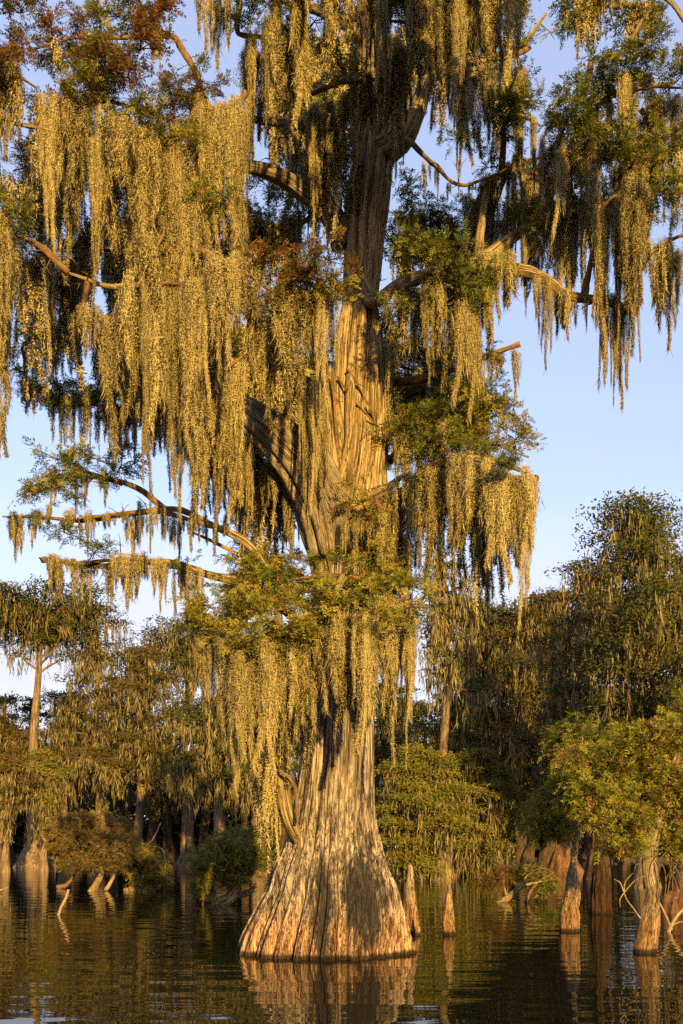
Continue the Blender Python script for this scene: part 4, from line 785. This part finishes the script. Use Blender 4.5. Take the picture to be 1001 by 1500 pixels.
bush('rounded olive bush growing on a low flat log on the left', (205, 1305, Yb), [(218, 1275, Yb, 26, 26), (208, 1255, Yb, 20, 14)], 42, 'olive', 1.15, 32,
     [([(182, 1305, Yb), (195, 1303, Yb), (210, 1298, Yb), (222, 1285, Yb)], [4, 6, 4, 2], 'bark'), ([(214, 1290, Yb), (208, 1250, Yb), (225, 1228, Yb), (236, 1205, Yb)], [2, 1.6, 1.3, 0.8], 'dead'), ([(232, 1302, Yb), (240, 1285, Yb), (242, 1262, Yb), (237, 1243, Yb), (222, 1240, Yb)], [3, 2.3, 1.8, 1.4, 0.8], 'bark'), ([(208, 1252, Yb), (196, 1245, Yb), (182, 1245, Yb)], [1.5, 1.2, .6], 'dead')])
Yc = wy(1325)
bush('dark green and olive bush on a low stump just left of the giant trunk', (335, 1326, Yc), [(340, 1262, Yc, 48, 40), (312, 1285, Yc, 32, 22), (365, 1235, Yc + 1, 30, 28)], 120, 'green', 0.95, 33,
     [([(312, 1328, Yc), (325, 1322, Yc), (340, 1312, Yc), (350, 1290, Yc)], [5, 10, 9, 4], 'bark'), ([(340, 1312, Yc), (362, 1308, Yc), (378, 1300, Yc)], [5, 5, 3], 'bark'), ([(345, 1300, Yc), (318, 1280, Yc), (300, 1268, Yc)], [3, 2, 1], 'twig')])
Yd = wy(1395)
bush('bright yellow green leafy tree leaning from the right edge over the water', (945, 1397, Yd),
     [(905, 1105, Yd, 38, 26), (960, 1085, Yd, 44, 30), (1010, 1080, Yd + 1, 40, 36), (872, 1150, Yd - .4, 30, 20), (930, 1150, Yd, 44, 28), (990, 1150, Yd, 44, 34), (880, 1205, Yd - .4, 34, 18), (930, 1205, Yd - .3, 30, 24), (975, 1215, Yd, 34, 30), (915, 1245, Yd - .5, 28, 18), (1010, 1215, Yd, 30, 50), (850, 1225, Yd - .3, 18, 10), (915, 1275, Yd - .4, 16, 12), (850, 1110, Yd, 16, 12), (1005, 1030, Yd + 1, 20, 16)], 150, 'bright', 0.88, 34,
     [([(955, 1300, Yd), (950, 1255, Yd), (962, 1200, Yd), (985, 1130, Yd + .5), (1010, 1060, Yd + 1)], [12, 11, 9, 6, 3], 'limb'), ([(958, 1230, Yd), (925, 1180, Yd), (885, 1130, Yd)], [5, 3, 1.5], 'twig'), ([(960, 1210, Yd), (935, 1215, Yd - .3), (900, 1240, Yd - .4)], [4, 2.5, 1], 'twig'), ([(970, 1180, Yd), (1000, 1160, Yd), (1040, 1130, Yd)], [5, 4, 2], 'twig')],
     name='leaning_tree', cat='tree')
Yw = wy(1290)

def post(label, px, by, half, top, lean=0.0, seed=0, mat='knee', name='cypress_knee', cat='cypress knee', tip=0.25, group=None, lob=9, amp=0.13, prof=None):
    rg = np.random.default_rng(seed); Y = wy(by); k = Y / F; H = (by - top) * k; R = half * k
    g = Geo()
    f = prof or [(-0.12, 1.08), (0, 1.0), (0.12, 0.95), (0.3, 0.84), (0.5, 0.66), (0.7, 0.48), (0.85, 0.36), (0.95, 0.27), (1.0, tip * 0.6)]
    b = P(px, by, Y)
    pts = [b + np.array([lean * H * t, 0, H * t]) + np.array([rg.normal(0, 0.03) * R, rg.normal(0, 0.03) * R, 0]) * 2.2 * (t > 0) for t, _ in f]
    fl = lobes(rg, lob, 0.5)
    tube(g, pts, [R * r for _, r in f], 72, H / 40, rg, 0.06, flute=fl, famp=lambda t, z: amp)
    o = g.build(name, M[mat], smooth=False); o.location = b
    o.data.transform(__import__('mathutils').Matrix.Translation(-Vector(b)))
    tag(o, label, cat, group)
    return o
post('pointed cypress knee standing alone right of the giant trunk', 658, 1369, 10.5, 1294, 0.0, 51)
post('tall pointed cypress knee touching the right side of the giant trunk', 603, 1367, 14, 1266, -0.03, 52)
post('tiny stub beside the tall knee at the giant trunk', 612, 1370, 4, 1346, 0, 53, tip=0.6)
def near_tree(label, px, by, half, lean, seed, crown, kind, n, sc, prof, mat='knee', amp=0.14):
    E = empty('cypress_tree', P(px, by, wy(by)), label, 'tree')
    o = post(label, px, by, half, crown[0], lean, seed, mat, 'trunk', 'tree', prof=prof, lob=9, amp=amp)
    for kx in ('label', 'category'): del o[kx]
    o.parent = E; o.location = (0, 0, 0)
    rg = np.random.default_rng(seed + 1); Y = wy(by)
    for b in crown[1]:
        for i in range(int(n * b[2] * b[3] / 1000)):
            u = unit(rg.normal(0, 1, 3)) * rg.uniform(0.2, 1) ** 0.5
            p = P(b[0] + u[0] * b[2], b[1] + u[2] * b[3], Y) + np.array([0, u[1] * b[2] * Y / F, 0])
            c = link('leaf_spray', SM[(kind, int(rg.integers(0, 4)))], E, loc=Vector(p) - E.location)
            s = sc * rg.uniform(0.8, 1.2); c.scale = (s,) * 3; c.rotation_euler = (rg.normal(0, .3), rg.normal(0, .3), rg.uniform(0, 6.3))
    return E
near_tree('small leaning cypress with a thick scarred foot and bare top third of bark', 834, 1364, 15, 0.07, 61, (1080, [(820, 1185, 32, 40), (850, 1140, 30, 36), (795, 1215, 24, 20)]), 'olive', 26, 0.9,
          [(-0.05, 1.02), (0, 1.0), (0.1, 0.95), (0.2, 0.78), (0.27, 0.62), (0.35, 0.34), (0.5, 0.25), (0.8, 0.18), (1.0, 0.05)])
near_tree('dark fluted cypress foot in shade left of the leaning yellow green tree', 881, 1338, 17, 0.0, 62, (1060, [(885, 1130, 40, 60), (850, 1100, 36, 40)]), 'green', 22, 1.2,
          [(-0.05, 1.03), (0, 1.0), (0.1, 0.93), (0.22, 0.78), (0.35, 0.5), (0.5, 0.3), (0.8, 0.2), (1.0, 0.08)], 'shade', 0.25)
o = post('broad slanting grey post of wood standing in the water under the yellow green tree', 945, 1395, 16.5, 1285, 0.13, 63, name='wooden_stump', cat='stump', prof=[(-0.1, 1.03), (0, 1.0), (0.2, 0.97), (0.4, 0.9), (0.55, 0.8), (0.7, 0.66), (0.85, 0.6), (1.0, 0.5)], amp=0.05)
post('wide reddish cypress foot cut by the right edge behind the slanting post', 1000, 1337, 34, 1290, 0, 64, 'far_red', 'wooden_stump', 'stump', tip=0.5)
post('far pale cypress knee on the left under the bushes', 232, 1272, 4, 1254, 0, 65, 'far_bark', group=None)
post('pair of low knees at the foot of the flat topped cypress', 78, 1269, 5, 1248, 0, 66, 'far_bark')

def wood_piece(name, label, cat, strands, mat='dead', seed=0, leaves=None):
    rg = np.random.default_rng(seed); a = P(*strands[0][0][0])
    E = empty(name, a, label, cat)
    for k, (pts, rad) in enumerate(strands):
        g = Geo(); tube(g, [P(*p) for p in pts], [r * p[2] / F for r, p in zip(rad, pts)], 10, 0.06, rg, 0.1, wob=0.01)
        g.build('log' if k == 0 else 'twig', M[mat], E, smooth=True)
    if leaves:
        blobs, n, kind, sc = leaves
        for i in range(n):
            b = blobs[rg.integers(0, len(blobs))]; u = unit(rg.normal(0, 1, 3)) * rg.uniform(0, 1) ** 0.5
            p = P(b[0] + u[0] * b[3], b[1] + u[2] * b[4], b[2]) + np.array([0, u[1] * b[3] * b[2] / F, 0])
            o = link('leaf_spray', SM[(kind, int(rg.integers(0, 4)))], E, loc=Vector(p) - E.location); s = sc * rg.uniform(.8, 1.2); o.scale = (s,) * 3
            o.rotation_euler = (rg.normal(0, .3), rg.normal(0, .3), rg.uniform(0, 6.3))
    return E
Ye = wy(1340)
wood_piece('stick', 'pale bare stick slanting out of the water on the left', 'stick', [([(84, 1345, Ye), (90, 1330, Ye), (97, 1315, Ye), (101, 1303, Ye)], [2.6, 2.4, 2.3, 1.8])], seed=71)
wood_piece('stick', 'thin twig poking out at the left edge of the water', 'stick', [([(-6, 1306, wy(1308)), (4, 1303, wy(1308)), (13, 1300, wy(1308))], [1.6, 1.5, .8])], seed=75)
Yf = wy(1322)
wood_piece('fallen_log', 'short pale log with a tuft of rusty leaves right of the giant trunk', 'log',
           [([(728, 1324, Yf), (740, 1318, Yf), (755, 1306, Yf), (768, 1297, Yf), (800, 1290, Yf), (815, 1288, Yf)], [3, 5, 4.5, 2.5, 1.2, .7]), ([(742, 1315, Yf), (738, 1295, Yf), (736, 1272, Yf)], [2, 1.5, 1]), ([(760, 1302, Yf), (775, 1280, Yf), (800, 1272, Yf), (820, 1290, Yf)], [.9, .8, .6, .4])],
           'bark', 72, ([(728, 1292, Yf, 26, 9), (738, 1275, Yf, 14, 12), (712, 1295, Yf, 12, 6)], 22, 'rust', 0.8))
bush('dark half sunken brush pile right of the short pale log', (790, 1320, Yf), [(785, 1285, Yf + .5, 26, 12), (805, 1300, Yf + .3, 16, 10)], 26, 'green', 0.9, 73, [([(770, 1322, Yf), (785, 1295, Yf), (812, 1278, Yf)], [2.5, 2, 1], 'twig')], name='brush_pile', cat='brush')
Yg = wy(1365)
wood_piece('driftwood', 'pale split driftwood at the right edge beside the slanting post', 'driftwood',
           [([(978, 1368, Yg), (985, 1352, Yg), (995, 1338, Yg), (1012, 1322, Yg)], [3, 3, 2.6, 2]), ([(984, 1362, Yg), (975, 1340, Yg), (966, 1322, Yg)], [2, 1.5, 1]), ([(984, 1355, Yg), (1000, 1350, Yg), (1014, 1352, Yg)], [1.4, 1.1, .7])], 'dead', 74)
Yh = Yd - 0.3
wood_piece('dead_branch', 'pale bare forked branch curling over the water left of the slanting post', 'branch',
           [([(938, 1345, Yh), (928, 1331, Yh), (918, 1318, Yh), (914, 1306, Yh), (908, 1292, Yh), (900, 1288, Yh)], [1.3, 1.1, 1.0, .9, .7, .5]),
            ([(914, 1308, Yh), (930, 1290, Yh), (942, 1284, Yh), (949, 1285, Yh)], [.9, .8, .6, .4]), ([(914, 1308, Yh), (916, 1292, Yh), (927, 1279, Yh)], [1.1, .9, .5]),
            ([(914, 1308, Yh), (908, 1318, Yh), (909, 1329, Yh)], [1.0, .8, .5])], 'dead', 76)
st = []
for i in range(16):
    rg = np.random.default_rng(300 + i)
    x0 = 960 + rg.uniform(0, 40); y0 = 1240 + rg.uniform(0, 40); a = rg.uniform(-1, 1); L = rg.uniform(25, 60)
    st.append(([(x0, y0, Yh), (x0 + a * L * 0.5, y0 + L * 0.2, Yh - .1), (x0 + a * L * 0.7, y0 + L * 0.7, Yh - .1), (x0 + a * L * 0.45, y0 + L * 1.1, Yh)], [.9, .7, .6, .3]))
wood_piece('dead_branch', 'tangle of bare curving twigs at the right edge under the yellow green tree', 'branch', st, 'twig', 77)
